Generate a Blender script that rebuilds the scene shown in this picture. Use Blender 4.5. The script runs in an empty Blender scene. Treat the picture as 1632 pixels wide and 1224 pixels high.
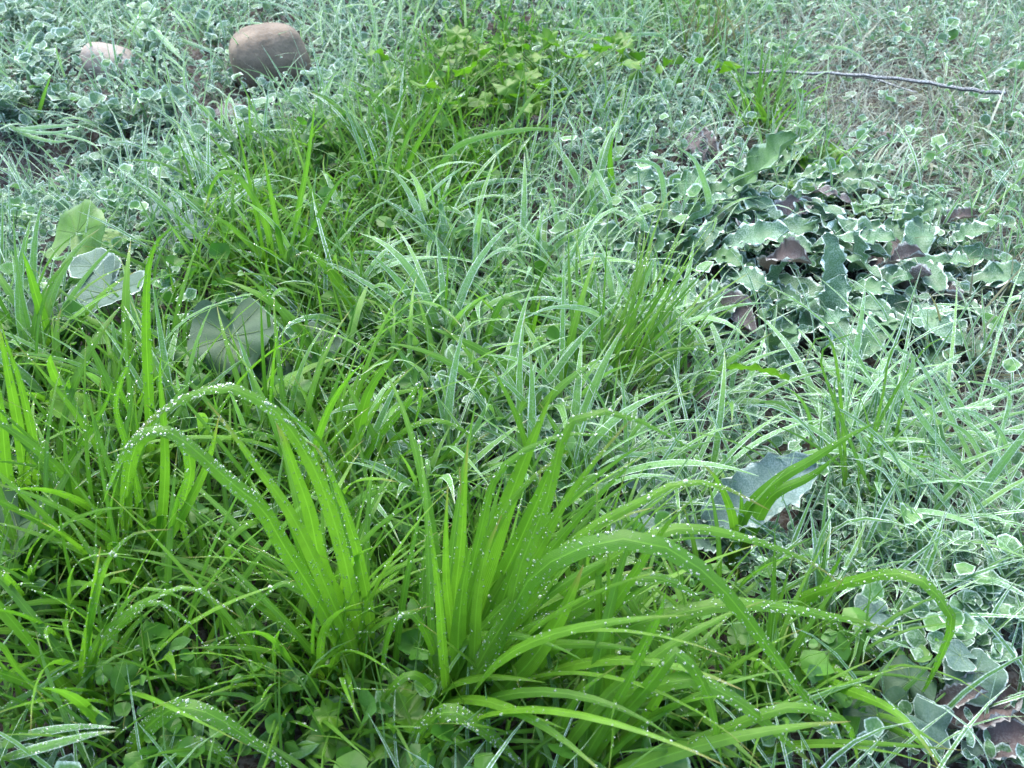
import bpy, math, random
import numpy as np
from mathutils import Vector, Matrix
rng = np.random.default_rng(7)
random.seed(7)
R = math.radians
S = bpy.context.scene
C = S.collection

# ------------------------------------------------------------------ camera
H, PITCH, F = 0.55, R(40.0), 1567.0          # metres, radians, focal length in photo pixels (1632 wide)
cam_d = bpy.data.cameras.new('camera')
cam_d.sensor_width = 36.0
cam_d.lens = F / 1632.0 * 36.0
cam_d.clip_start = 0.02
cam_d.clip_end = 500.0
cam_d.dof.use_dof = True
cam_d.dof.focus_distance = 0.74
cam_d.dof.aperture_fstop = cam_d.lens / 1.9 
cam = bpy.data.objects.new('camera', cam_d)
cam.location = (0, 0, H)
cam.rotation_euler = (math.pi / 2 - PITCH, 0, 0)
C.objects.link(cam)
S.camera = cam

# ------------------------------------------------------------------ sky, sun, exposure
SUN_EL, SUN_ROT = R(60), R(-25)
w = bpy.data.worlds.new('World')
S.world = w
w.use_nodes = True
nt = w.node_tree
nt.nodes.clear()
sky = nt.nodes.new('ShaderNodeTexSky')
sky.sky_type = 'NISHITA'
sky.sun_disc = False
sky.sun_elevation = SUN_EL
sky.sun_rotation = SUN_ROT
sky.air_density = 1.0
sky.dust_density = 3.0
bg = nt.nodes.new('ShaderNodeBackground')
bg.inputs['Strength'].default_value = 0.15
wo = nt.nodes.new('ShaderNodeOutputWorld')
nt.links.new(sky.outputs[0], bg.inputs[0])
nt.links.new(bg.outputs[0], wo.inputs[0])
sd = bpy.data.lights.new('sun', 'SUN')
sd.energy = 1.1
sd.angle = R(60)
sd.color = (1.0, 0.97, 0.90)
sun = bpy.data.objects.new('sun', sd)
# direction to the sun: azimuth SUN_ROT measured from +Y towards +X
sdir = Vector((math.sin(SUN_ROT) * math.cos(SUN_EL), math.cos(SUN_ROT) * math.cos(SUN_EL), math.sin(SUN_EL)))
sun.rotation_euler = sdir.to_track_quat('Z', 'Y').to_euler()
C.objects.link(sun)
S.view_settings.view_transform = 'Standard'
S.view_settings.look = 'None'
S.view_settings.exposure = 2.05
S.view_settings.gamma = 1.0
S.cycles.max_bounces = 8
S.cycles.diffuse_bounces = 4
S.cycles.transmission_bounces = 6
S.cycles.transparent_max_bounces = 6

# ------------------------------------------------------------------ pixel rays and the lie of the land
FW = np.array([0, math.cos(PITCH), -math.sin(PITCH)])
UP = np.array([0, math.sin(PITCH), math.cos(PITCH)])
RT = np.array([1.0, 0, 0])
CP = np.array([0, 0, H])


def ray(px, py):
    return FW + RT * ((px - 816) / F) + UP * ((612 - py) / F)


def project(P):
    d = np.asarray(P) - CP
    z = d @ FW
    return 816 + F * (d @ RT) / z, 612 - F * (d @ UP) / z


def g(x, y):
    """ground height"""
    x = np.asarray(x, float); y = np.asarray(y, float)
    z = 0.012 * np.sin(3.1 * x + 1.3) * np.cos(2.7 * y) + 0.008 * np.sin(7.3 * x - 2.1 * y) + 0.005 * np.sin(13 * y + 5 * x)
    z = z - 0.075 * np.exp(-((x + 0.62) ** 2 / 0.04 + (y - 1.06) ** 2 / 0.008))     # hollow on the far left
    z = z - 0.030 * np.exp(-((x + 0.25) ** 2 / 0.03 + (y - 1.25) ** 2 / 0.012))
    z = z + 0.03 * np.exp(-((x - 0.1) ** 2 / 0.25 + (y - 1.15) ** 2 / 0.12))         # low rise in the middle
    z = z - 0.16 * np.clip((x - 0.62 - 0.10 * (y - 0.8)) / 0.6, 0, 1) ** 1.3          # falls away on the right
    return z


def pz(px, py, h=0.0):
    """where the pixel's ray is h above the ground"""
    d = ray(px, py)
    t = (H - h) / -d[2] if d[2] < -0.02 else 3.0
    for _ in range(25):
        p = CP + d * t
        t = (H - h - float(g(p[0], p[1]))) / -d[2]
    return CP + d * t


def on_plane(px, py, B, az):
    n = np.array([-math.sin(az), math.cos(az), 0])
    d = ray(px, py)
    t = ((B - CP) @ n) / (d @ n)
    return CP + d * t


def frost_at(x, y):
    """how much hoar lies at a place on the ground (0 thawed .. 1 white): a patchy map of the meadow"""
    x = np.asarray(x, float); y = np.asarray(y, float)
    z = g(x, y)
    dx, dy, dz = x, y, z - H
    den = dy * FW[1] + dz * FW[2]
    px = 816 + F * dx / den
    py = 612 - F * (dy * UP[1] + dz * UP[2]) / den
    f = np.ones_like(px) * 1.02
    for (cx, cy, rx, ry, k) in ((250, 1020, 520, 330, 1.25), (850, 1080, 470, 270, 1.2), (320, 640, 400, 220, 0.95), (760, 470, 330, 170, 0.32), (560, 340, 240, 120, 0.45), (480, 400, 160, 130, 0.75),
                                (780, 120, 150, 90, 0.95), (690, 270, 190, 120, 0.75), (1290, 290, 75, 60, 0.6), (960, 590, 200, 90, 0.55),
                                (1215, 185, 60, 70, 0.7), (1130, 15, 110, 50, 0.6), (1000, 60, 120, 60, 0.4), (1320, 1130, 190, 120, 0.6), (1560, 320, 130, 260, 0.35)):
        f = f - k * np.exp(-(((px - cx) / rx) ** 2 + ((py - cy) / ry) ** 2) ** 1.5)
    f = f + 0.12 * np.sin(23 * x + 5) * np.sin(19 * y)
    return np.clip(f, 0, 1)


# ------------------------------------------------------------------ materials
def N(nt, typ, **kw):
    n = nt.nodes.new(typ)
    for k, v in kw.items():
        setattr(n, k, v)
    return n


def math_(nt, op, a, b=None, c=None, clamp=False):
    n = nt.nodes.new('ShaderNodeMath')
    n.operation = op
    n.use_clamp = clamp
    for i, v in enumerate((a, b, c)):
        if v is None:
            continue
        if isinstance(v, (int, float)):
            n.inputs[i].default_value = v
        else:
            nt.links.new(v, n.inputs[i])
    return n.outputs[0]


def mixc(nt, fac, a, b, mode='MIX'):
    n = nt.nodes.new('ShaderNodeMix')
    n.data_type = 'RGBA'
    n.blend_type = mode
    for sock, v in ((n.inputs[0], fac), (n.inputs[6], a), (n.inputs[7], b)):
        if isinstance(v, (int, float)):
            sock.default_value = v
        elif isinstance(v, tuple):
            sock.default_value = (*v, 1)
        else:
            nt.links.new(v, sock)
    return n.outputs[2]


def sstep(nt, x, lo, hi):
    n = nt.nodes.new('ShaderNodeMapRange')
    n.interpolation_type = 'SMOOTHSTEP'
    nt.links.new(x, n.inputs[0])
    n.inputs[1].default_value = lo
    n.inputs[2].default_value = hi
    return n.outputs[0]


def new_mat(name):
    m = bpy.data.materials.new(name)
    m.use_nodes = True
    m.node_tree.nodes.clear()
    return m, m.node_tree


def leaf_mat(name, dark, light, trans=0.4, rough=0.42, frost_body=(0.36, 0.56, 0.50), stripe=0.0, base_tint=None, tmul=(1.15, 1.25, 0.9), gk=0.5, rim0=0.72, fb=(0.40, 0.26), rimk=1.0):
    m, nt = new_mat(name)
    L = nt.links
    at = N(nt, 'ShaderNodeAttribute', attribute_name='lf', attribute_type='GEOMETRY')
    sep = N(nt, 'ShaderNodeSeparateColor')
    L.new(at.outputs['Color'], sep.inputs[0])
    u, edge, rnd = sep.outputs[0], sep.outputs[1], sep.outputs[2]
    ob = N(nt, 'ShaderNodeAttribute', attribute_name='frost', attribute_type='OBJECT')
    frost = math_(nt, 'ADD', at.outputs['Alpha'], ob.outputs['Fac'], clamp=True)
    oi = N(nt, 'ShaderNodeObjectInfo')
    r = math_(nt, 'FRACT', math_(nt, 'ADD', rnd, oi.outputs['Random']))
    geo = N(nt, 'ShaderNodeNewGeometry')
    n1 = N(nt, 'ShaderNodeTexNoise'); n1.inputs['Scale'].default_value = 60; n1.inputs['Detail'].default_value = 3
    n2 = N(nt, 'ShaderNodeTexNoise'); n2.inputs['Scale'].default_value = 800; n2.inputs['Detail'].default_value = 2
    L.new(geo.outputs['Position'], n1.inputs['Vector'])
    L.new(geo.outputs['Position'], n2.inputs['Vector'])
    col = mixc(nt, r, dark, light)
    mot = math_(nt, 'MULTIPLY', sstep(nt, n1.outputs[0], 0.35, 0.7), 0.45)
    col = mixc(nt, mot, col, tuple(c * 0.62 for c in dark))
    if base_tint:
        col = mixc(nt, math_(nt, 'MULTIPLY', math_(nt, 'SUBTRACT', 1.0, sstep(nt, u, 0.0, 0.35)), 0.7), col, base_tint)
    bump_in = n2.outputs[0]
    if stripe:
        s = math_(nt, 'SINE', math_(nt, 'MULTIPLY', edge, 38.0))
        col = mixc(nt, math_(nt, 'MULTIPLY_ADD', s, stripe * 0.5, stripe * 0.5), col, tuple(min(1, c * 1.5) for c in light))
        mid = math_(nt, 'SUBTRACT', 1.0, sstep(nt, edge, 0.02, 0.14))
        col = mixc(nt, math_(nt, 'MULTIPLY', mid, 0.35), col, tuple(min(1, c * 1.7 + 0.02) for c in light))
        tipm = math_(nt, 'MULTIPLY', sstep(nt, u, 0.86, 1.0), sstep(nt, r, 0.5, 0.7))
        col = mixc(nt, math_(nt, 'MULTIPLY', tipm, 0.75), col, (0.26, 0.20, 0.08))
        bump_in = math_(nt, 'ADD', s, n2.outputs[0])
    # hoar: grains over the face, thick on the rim
    grain = sstep(nt, n2.outputs[0], 0.40, 0.62)
    patch = sstep(nt, n1.outputs[0], 0.30, 0.62)
    body = math_(nt, 'MULTIPLY', frost, math_(nt, 'MULTIPLY_ADD', math_(nt, 'MULTIPLY', grain, patch), *fb))
    rim = math_(nt, 'MULTIPLY', sstep(nt, edge, rim0, min(0.97, rim0 + 0.3)), math_(nt, 'MULTIPLY', math_(nt, 'MULTIPLY_ADD', grain, 0.40, 0.62), math_(nt, 'MULTIPLY_ADD', math_(nt, 'MULTIPLY', patch, math_(nt, 'MULTIPLY_ADD', r, 0.6, 0.6)), 0.35, 0.75)))
    rimf = math_(nt, 'MULTIPLY', rim, math_(nt, 'MULTIPLY', sstep(nt, frost, 0.04, 0.45), rimk))
    fac = math_(nt, 'MAXIMUM', body, rimf, clamp=True)
    fcol = mixc(nt, math_(nt, 'MAXIMUM', rimf, math_(nt, 'MULTIPLY', grain, gk)), frost_body, (0.80, 0.93, 0.90))
    full = mixc(nt, fac, col, fcol)
    bp = N(nt, 'ShaderNodeBump'); bp.inputs['Strength'].default_value = 0.25; bp.inputs['Distance'].default_value = 0.0006
    L.new(bump_in, bp.inputs['Height'])
    pr = N(nt, 'ShaderNodeBsdfPrincipled')
    L.new(full, pr.inputs['Base Color'])
    L.new(bp.outputs[0], pr.inputs['Normal'])
    L.new(math_(nt, 'MULTIPLY_ADD', fac, 0.35, rough), pr.inputs['Roughness'])
    pr.inputs['Specular IOR Level'].default_value = 0.45
    tr = N(nt, 'ShaderNodeBsdfTranslucent')
    L.new(mixc(nt, math_(nt, 'MULTIPLY', fac, 0.8), mixc(nt, 1.0, col, tmul, 'MULTIPLY'), (0.5, 0.62, 0.58)), tr.inputs['Color'])
    mx = N(nt, 'ShaderNodeMixShader')
    L.new(math_(nt, 'MULTIPLY', math_(nt, 'SUBTRACT', 1.0, math_(nt, 'MULTIPLY', fac, 0.6)), trans), mx.inputs[0])
    L.new(pr.outputs[0], mx.inputs[1]); L.new(tr.outputs[0], mx.inputs[2])
    out = N(nt, 'ShaderNodeOutputMaterial')
    L.new(mx.outputs[0], out.inputs[0])
    return m


M = {}
M['blade'] = leaf_mat('broad_grass_blade', (0.068, 0.210, 0.016), (0.128, 0.300, 0.022), 0.45, 0.36, stripe=0.30, rim0=0.66, fb=(0.38, 0.26), frost_body=(0.21, 0.48, 0.34), base_tint=(0.17, 0.32, 0.03))
M['thin'] = leaf_mat('fine_grass_blade', (0.062, 0.192, 0.017), (0.120, 0.275, 0.025), 0.42, 0.45, stripe=0.15, rim0=0.40, fb=(0.35, 0.28), frost_body=(0.23, 0.49, 0.36), base_tint=(0.15, 0.24, 0.04))
M['weed'] = leaf_mat('weed_leaf', (0.044, 0.165, 0.018), (0.096, 0.265, 0.026), 0.38, 0.45)
M['bright'] = leaf_mat('fresh_lobed_leaf', (0.064, 0.190, 0.012), (0.115, 0.270, 0.018), 0.42, 0.42)
M['dock'] = leaf_mat('dock_leaf', (0.042, 0.120, 0.030), (0.066, 0.170, 0.036), 0.14, 0.5, frost_body=(0.18, 0.38, 0.33), gk=0.35, rim0=0.80)
M['mallow'] = leaf_mat('mallow_leaf', (0.024, 0.075, 0.018), (0.038, 0.105, 0.024), 0.2, 0.6, frost_body=(0.17, 0.27, 0.29), gk=0.12, rim0=0.92, rimk=0.75, fb=(0.25, 0.55))
M['dead'] = leaf_mat('dead_leaf', (0.050, 0.034, 0.036), (0.095, 0.064, 0.056), 0.15, 0.7, frost_body=(0.25, 0.25, 0.28), gk=0.2, rim0=0.82, rimk=0.7)
M['dry'] = leaf_mat('dry_grass', (0.12, 0.135, 0.075), (0.20, 0.20, 0.12), 0.3, 0.6, (0.46, 0.58, 0.53), fb=(0.4, 0.4))
M['cover'] = leaf_mat('ground_cover_leaf', (0.036, 0.110, 0.028), (0.080, 0.190, 0.040), 0.26, 0.5, frost_body=(0.16, 0.36, 0.29), fb=(0.42, 0.20), rim0=0.78, gk=0.4)
M['stem'] = leaf_mat('weed_stem', (0.11, 0.23, 0.05), (0.16, 0.28, 0.07), 0.3, 0.5)

m, nt = new_mat('dew_ice')
pr = N(nt, 'ShaderNodeBsdfPrincipled')
pr.inputs['Base Color'].default_value = (0.93, 0.97, 0.95, 1)
pr.inputs['Roughness'].default_value = 0.04
pr.inputs['IOR'].default_value = 1.33
pr.inputs['Specular IOR Level'].default_value = 0.9
pr.inputs['Transmission Weight'].default_value = 0.84
nt.links.new(pr.outputs[0], N(nt, 'ShaderNodeOutputMaterial').inputs[0])
M['dew'] = m


def rock_mat(name, a, b, scale=40, rough=0.85, frost=0.0, bump=0.5):
    m, nt = new_mat(name)
    L = nt.links
    tc = N(nt, 'ShaderNodeTexCoord')
    n1 = N(nt, 'ShaderNodeTexNoise'); n1.inputs['Scale'].default_value = scale; n1.inputs['Detail'].default_value = 6; n1.inputs['Roughness'].default_value = 0.65
    n2 = N(nt, 'ShaderNodeTexNoise'); n2.inputs['Scale'].default_value = scale * 9; n2.inputs['Detail'].default_value = 3
    L.new(tc.outputs['Object'], n1.inputs['Vector']); L.new(tc.outputs['Object'], n2.inputs['Vector'])
    col = mixc(nt, sstep(nt, n1.outputs[0], 0.3, 0.7), a, b)
    col = mixc(nt, math_(nt, 'MULTIPLY', sstep(nt, n2.outputs[0], 0.5, 0.75), 0.4), col, tuple(c * 0.5 for c in a))
    if frost:
        geo = N(nt, 'ShaderNodeNewGeometry')
        sx = N(nt, 'ShaderNodeSeparateXYZ'); L.new(geo.outputs['Normal'], sx.inputs[0])
        f = math_(nt, 'MULTIPLY', math_(nt, 'MULTIPLY', sstep(nt, n2.outputs[0], 0.42, 0.62), sstep(nt, sx.outputs[2], 0.0, 0.8)), frost)
        col = mixc(nt, f, col, (0.62, 0.72, 0.74))
    bp = N(nt, 'ShaderNodeBump'); bp.inputs['Strength'].default_value = bump; bp.inputs['Distance'].default_value = 0.003
    L.new(math_(nt, 'ADD', n1.outputs[0], math_(nt, 'MULTIPLY', n2.outputs[0], 0.4)), bp.inputs['Height'])
    pr = N(nt, 'ShaderNodeBsdfPrincipled')
    pr.inputs['Roughness'].default_value = rough
    L.new(col, pr.inputs['Base Color']); L.new(bp.outputs[0], pr.inputs['Normal'])
    L.new(pr.outputs[0], N(nt, 'ShaderNodeOutputMaterial').inputs[0])
    return m


M['soil'] = rock_mat('soil', (0.014, 0.010, 0.009), (0.046, 0.033, 0.027), 30, 0.95, 0.10, 0.8)
M['cobble'] = rock_mat('brown_cobble', (0.115, 0.094, 0.068), (0.200, 0.166, 0.125), 34, 0.9, 0.04, 0.7)
M['pale_stone'] = rock_mat('pale_stone', (0.19, 0.165, 0.14), (0.30, 0.265, 0.23), 26, 0.85, 0.1, 0.4)
M['clod'] = rock_mat('soil_clod', (0.045, 0.030, 0.026), (0.10, 0.075, 0.062), 60, 0.95, 0.25, 0.7)
M['twig'] = rock_mat('frosted_bark', (0.065, 0.068, 0.075), (0.12, 0.125, 0.14), 90, 0.85, 0.55, 0.5)


# ------------------------------------------------------------------ mesh helpers
def mk_mesh(name, V, quads=None, tris=None, A=None, mat=None):
    me = bpy.data.meshes.new(name)
    V = np.asarray(V, np.float32)
    nq = 0 if quads is None else len(quads)
    ntr = 0 if tris is None else len(tris)
    me.vertices.add(len(V))
    me.vertices.foreach_set('co', V.ravel())
    me.loops.add(nq * 4 + ntr * 3)
    idx = []
    if nq: idx.append(np.asarray(quads).ravel())
    if ntr: idx.append(np.asarray(tris).ravel())
    me.loops.foreach_set('vertex_index', np.concatenate(idx).astype(np.int32))
    me.polygons.add(nq + ntr)
    st = np.concatenate([np.arange(nq) * 4, nq * 4 + np.arange(ntr) * 3]).astype(np.int32)
    me.polygons.foreach_set('loop_start', st)
    me.polygons.foreach_set('use_smooth', np.ones(nq + ntr, bool))
    me.update(calc_edges=True)
    if A is not None:
        a = me.attributes.new('lf', 'FLOAT_COLOR', 'POINT')
        a.data.foreach_set('color', np.asarray(A, np.float32).ravel())
    if mat is not None:
        me.materials.append(mat)
    return me


def link(name, me, parent=None, frost=None):
    o = bpy.data.objects.new(name, me)
    C.objects.link(o)
    if parent is not None:
        o.parent = parent
        o.matrix_parent_inverse = Matrix.Translation(-Vector(parent.location)) if parent.type == 'EMPTY' else Matrix.Identity(4)
    if frost is not None:
        o['frost'] = float(frost)
    return o


def thing(name, loc, label, cat, group=None):
    o = bpy.data.objects.new(name, None)
    o.empty_display_size = 0.02
    o.location = [float(c) for c in loc]
    C.objects.link(o)
    o['label'] = label
    o['category'] = cat
    if group:
        o['group'] = group
    return o


def norm(v):
    return v / (np.linalg.norm(v, axis=-1, keepdims=True) + 1e-12)


def spline(P, n):
    """Catmull-Rom through P, n samples evenly by chord"""
    P = np.asarray(P, float)
    if len(P) == 2:
        t = np.linspace(0, 1, n)[:, None]
        return P[0] * (1 - t) + P[1] * t
    E = np.vstack([2 * P[0] - P[1], P, 2 * P[-1] - P[-2]])
    out = []
    for i in range(1, len(E) - 2):
        for t in np.linspace(0, 1, 14, endpoint=False):
            a, b, c, d = E[i - 1], E[i], E[i + 1], E[i + 2]
            out.append(0.5 * (2 * b + (c - a) * t + (2 * a - 5 * b + 4 * c - d) * t * t + (3 * b - a - 3 * c + d) * t ** 3))
    out.append(P[-1])
    out = np.array(out)
    s = np.concatenate([[0], np.cumsum(np.linalg.norm(np.diff(out, axis=0), axis=1))])
    q = np.linspace(0, s[-1], n)
    return np.stack([np.interp(q, s, out[:, k]) for k in range(3)], 1)


GRID = {}


def grid_quads(nu, nv):
    if (nu, nv) not in GRID:
        i = np.arange(nu - 1)[:, None] * nv + np.arange(nv - 1)[None, :]
        GRID[(nu, nv)] = np.stack([i, i + 1, i + nv + 1, i + nv], -1).reshape(-1, 4)
    return GRID[(nu, nv)]


def blade_profile(t):
    w = np.minimum(1.0, 0.45 + 2.2 * t) * np.clip(1 - np.clip((t - 0.45) / 0.56, 0, 1) ** 1.7, 0, 1)
    return np.maximum(w, 0.015)


def blade_mesh(path, side, width, mat, fold=0.25, frost_fn=None, nv=5, rough=0.0, r0=None):
    """a grass blade along path (n,3) with side vectors (n,3)"""
    n = len(path)
    T = norm(np.gradient(path, axis=0))
    side = norm(side - T * np.sum(side * T, 1, keepdims=True))
    nrm = np.cross(side, T)
    nrm *= np.where(nrm[:, 2:3] < 0, -1, 1) * 0 + 1
    t = np.linspace(0, 1, n)
    wv = width * 0.5 * blade_profile(t)
    v = np.linspace(-1, 1, nv)
    jit = 1 + (rng.random((n, nv)) - 0.5) * rough * (np.abs(v) > 0.9)
    V = path[:, None, :] + side[:, None, :] * (wv[:, None] * v * jit)[:, :, None] + nrm[:, None, :] * (np.abs(v) * fold * wv[:, None])[:, :, None]
    A = np.zeros((n, nv, 4))
    A[:, :, 0] = t[:, None]
    A[:, :, 1] = np.abs(v)
    A[:, :, 2] = (r0 if r0 is not None else 0)
    if frost_fn is not None:
        A[:, :, 3] = frost_fn(t)[:, None]
    me = mk_mesh('blade', V.reshape(-1, 3), grid_quads(n, nv), None, A.reshape(-1, 4), mat)
    return me, (path, side, nrm, wv)


# dew: little domes, 20-sided or rounder
def ico(sub):
    import bmesh
    bm = bmesh.new()
    bmesh.ops.create_icosphere(bm, subdivisions=sub, radius=1)
    bm.verts.ensure_lookup_table()
    V = np.array([v.co[:] for v in bm.verts]); T = np.array([[v.index for v in f.verts] for f in bm.faces])
    bm.free()
    return V, T


ICO1, ICO2 = ico(1), ico(2)


def dew_on(bl, parent, geom, n, big=1.0, span=(0.15, 0.97)):
    path, side, nrm, wv = geom
    m = len(path)
    Vs, Ts, off = [], [], 0
    for k in range(int(n * 3.4)):
        u = span[0] + (span[1] - span[0]) * random.random()
        v = random.choice((-1, 1)) * (random.random() ** 0.55) * 0.98
        i = min(m - 2, int(u * (m - 1)))
        f = u * (m - 1) - i
        p = path[i] * (1 - f) + path[i + 1] * f
        s, q = side[i], nrm[i]
        w_ = wv[i] * (1 - f) + wv[i + 1] * f
        r = big * (0.00022 + 0.00054 * random.random() ** 3.2)
        if random.random() < 0.07:
            r *= 1.5
        if q[2] < -0.25:
            q = -q
        c = p + s * w_ * v + nrm[i] * abs(v) * 0.25 * w_ + q * r * 0.25
        V0, T0 = ICO2 if r > 0.0009 else ICO1
        ts = norm(np.cross(s, q))
        e = 0.85 + 0.5 * random.random()
        Vs.append(c + r * (V0[:, :1] * s + V0[:, 1:2] * ts * e + V0[:, 2:] * q * 0.62))
        Ts.append(T0 + off)
        off += len(V0)
    if not Vs:
        return
    me = mk_mesh('dew_drops', np.vstack(Vs), None, np.vstack(Ts), None, M['dew'])
    o = link('dew_drops', me)
    o.parent = bl
    o['kind'] = 'stuff'
    return o


def hero_blade(root, B, pts, wpx, face=0.6, az=None, frost=0.0, dew=40, mat='blade', tipfrost=0.0, big=1.0, rev=False, n=22, fold=0.25):
    """trace a blade through photo pixels; it stands in an upright plane through its foot B"""
    best = None
    cands = [az] if az is not None else [0, -10, 10, -20, 20, -30, 30, -40, 40, -50, 50, -58, 58, -65, 65, -70, 70]
    for a in cands:
        P = [B] + [on_plane(px, py, B, R(a)) for px, py in pts]
        P = np.array(P)
        hz = P[1:, 2] - g(P[1:, 0], P[1:, 1])
        L = np.linalg.norm(np.diff(P, axis=0), axis=1).sum()
        pen = np.clip(0.012 - hz, 0, None).sum() * 100 + max(0, L - 0.50) * 30 + abs(a) * 0.004 + np.clip(hz - 0.34, 0, None).sum() * 40
        dist = (P - CP) @ FW
        pen += np.clip(0.24 - dist, 0, None).sum() * 100
        if best is None or pen < best[0]:
            best = (pen, a, P)
    P = best[2]
    P[1:, 2] = np.maximum(P[1:, 2], g(P[1:, 0], P[1:, 1]) + 0.006)
    path = spline(P, n)
    T = norm(np.gradient(path, axis=0))
    a = R(best[1])
    perp = np.array([-math.sin(a), math.cos(a), 0])[None].repeat(n, 0)
    view = norm(path - CP)
    fs = norm(np.cross(T, view))
    perp *= np.sign(np.sum(perp * fs, 1, keepdims=True) + 1e-9)
    sgn = np.sign(np.sum(perp * fs, 1).sum()) or 1
    side = norm(perp * (1 - face) + fs * face * sgn)
    # smooth the side vectors so the ribbon never flips
    for i in range(1, n):
        if side[i] @ side[i - 1] < 0:
            side[i] *= -1
    for _ in range(4):
        side[1:-1] = norm(side[:-2] + 2 * side[1:-1] + side[2:])
    k = int(n * 0.5)
    width = 0.74 * wpx / F * float((path[k] - CP) @ FW)
    fr = (lambda t: np.clip(frost + tipfrost * t, 0, 1))
    me, geom = blade_mesh(path - 0, side, width, M[mat], fold, fr, 5)
    o = link('blade', me)
    o.parent = root
    o.matrix_parent_inverse = Matrix.Translation(-Vector(root.location))
    if dew:
        dew_on(o, root, geom, dew, big)
    return o


def tuft_blades(root, B, n, length, width, az=None, spread=180, el=(55, 88), curl=(40, 130), frost=0.0, dew=0, mat='thin', rad=0.012, nseg=11, twist=40, nv=3, tipfrost=0.0):
    for k in range(n):
        a = R((random.uniform(0, 360) if az is None else az + random.uniform(-spread, spread)))
        rr = rad * math.sqrt(random.random())
        a2 = random.uniform(0, 6.28)
        b = np.array([B[0] + rr * math.cos(a2), B[1] + rr * math.sin(a2), 0.0])
        b[2] = float(g(b[0], b[1])) - 0.003
        L = random.uniform(*length)
        e0 = R(random.uniform(*el)); cu = R(random.uniform(*curl))
        t = np.linspace(0, 1, nseg)
        ang = e0 - cu * t ** 1.5
        wob = R(random.uniform(-25, 25)) * t ** 2
        d = np.stack([np.cos(a + wob) * np.cos(ang), np.sin(a + wob) * np.cos(ang), np.sin(ang)], 1)
        path = b + np.concatenate([[[0, 0, 0]], np.cumsum(d[:-1] * (L / (nseg - 1)), 0)])
        path[:, 2] = np.maximum(path[:, 2], g(path[:, 0], path[:, 1]) + 0.004 * (t > 0.1) - 0.003 * (t <= 0.1))
        h = np.stack([-np.sin(a + wob), np.cos(a + wob), 0 * t], 1)
        tw = R(random.uniform(-twist, twist)) * (0.4 + t)
        up = np.cross(norm(d), h)
        side = h * np.cos(tw)[:, None] + up * np.sin(tw)[:, None]
        fr0 = float(np.clip(frost + random.uniform(-0.4, 0.4) * (frost > 0.05), 0, 1))
        me, geom = blade_mesh(path, side, random.uniform(*width), M[mat], 0.2, lambda q: np.clip(fr0 + tipfrost * q, 0, 1), nv)
        o = link('blade', me)
        o.parent = root
        o.matrix_parent_inverse = Matrix.Translation(-Vector(root.location))
        if dew:
            dew_on(o, root, geom, int(dew * random.uniform(0.4, 1.3)))


# ------------------------------------------------------------------ leaf shapes (local: stalk end at the origin, tip along +X, face up)
def polar_leaf(kind, seed, res=16, rings=3):
    r_ = np.random.default_rng(seed)
    th = np.linspace(-math.pi, math.pi, res + 1)
    if kind == 'round':
        rad = 1 - 0.22 * np.exp(-((np.abs(th) - math.pi) / 0.5) ** 2)
        pleat, cup, k = 0.09, r_.uniform(-0.55, 0.75), 3
        rad = rad * (1 + 0.10 * np.cos(5 * th + r_.uniform(0, 6)) + 0.07 * np.cos(2 * th + r_.uniform(0, 6)))
    elif kind == 'oval':
        rad = 0.62 / np.sqrt(np.cos(th) ** 2 * 0.36 + np.sin(th) ** 2 * 1.25) * 0.62 + 0.38 * np.exp(-(th / 0.35) ** 2) * 0.45
        pleat, cup, k = 0.05, r_.uniform(-0.7, 0.6), 2
    elif kind == 'mallow':
        rad = 1 - 0.62 * np.exp(-((np.abs(th) - math.pi) / 0.30) ** 2) + 0.05 * np.cos(5 * th) + 0.012 * np.cos(27 * th + r_.uniform(0, 6))
        pleat, cup, k = 0.03, r_.uniform(-0.2, 0.15), 7
    else:  # lobed
        nl = 5 if kind == 'lobed' else 3
        rad = (0.84 + 0.13 * np.cos(nl * th) + 0.05 * np.cos(3 * nl * th + 0.4) if nl == 5 else 0.72 + 0.25 * np.cos(nl * th) + 0.08 * np.cos(3 * nl * th + 0.4)) - 0.35 * np.exp(-((np.abs(th) - math.pi) / 0.35) ** 2)
        pleat, cup, k = 0.07, r_.uniform(-0.25, 0.25), nl
    rad = rad * (1 + (0.012 if kind == 'mallow' else 0.05) * r_.standard_normal(res + 1) * (np.abs(th) < 3))
    rad[-1] = rad[0]
    fr = np.concatenate([[0.0], np.linspace(0, 1, rings + 1)[1:] ** 0.8 * 0.93, [1.0]])
    V, A = [], []
    ph = r_.uniform(0, 6); bend = r_.uniform(-1, 0.6); fold_ = r_.uniform(-0.1, 0.35)
    for f in fr:
        z = cup * f * f + pleat * f * np.sin(k * th + ph) + 0.07 * f * f * np.sin(3 * th + ph * 2) + (0.45 * bend * (np.cos(th) * f) ** 2 + fold_ * np.abs(np.sin(th)) * f) * (0.35 if kind == 'mallow' else 1)
        x = 1.0 * 0.85 + np.cos(th) * rad * f
        y = np.sin(th) * rad * f
        if kind == 'mallow':
            z = z + 0.13 * f * f * np.sin(2 * th + ph * 3) + 0.06 * f ** 3 * np.sin(5 * th + ph) - 0.10 * f ** 5 * (1 + np.sin(th + ph))
        if f == 1.0:
            z = z + (0.012 if kind == 'mallow' else 0.045) * r_.standard_normal(len(th))
        V.append(np.stack([x, y, z], 1))
        a = np.zeros((len(th), 4)); a[:, 0] = f; a[:, 1] = 0.0 if f == 0 else f
        A.append(a)
    V = np.vstack(V) * 0.5
    return V, grid_quads(len(fr), res + 1), None, np.vstack(A)


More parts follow.
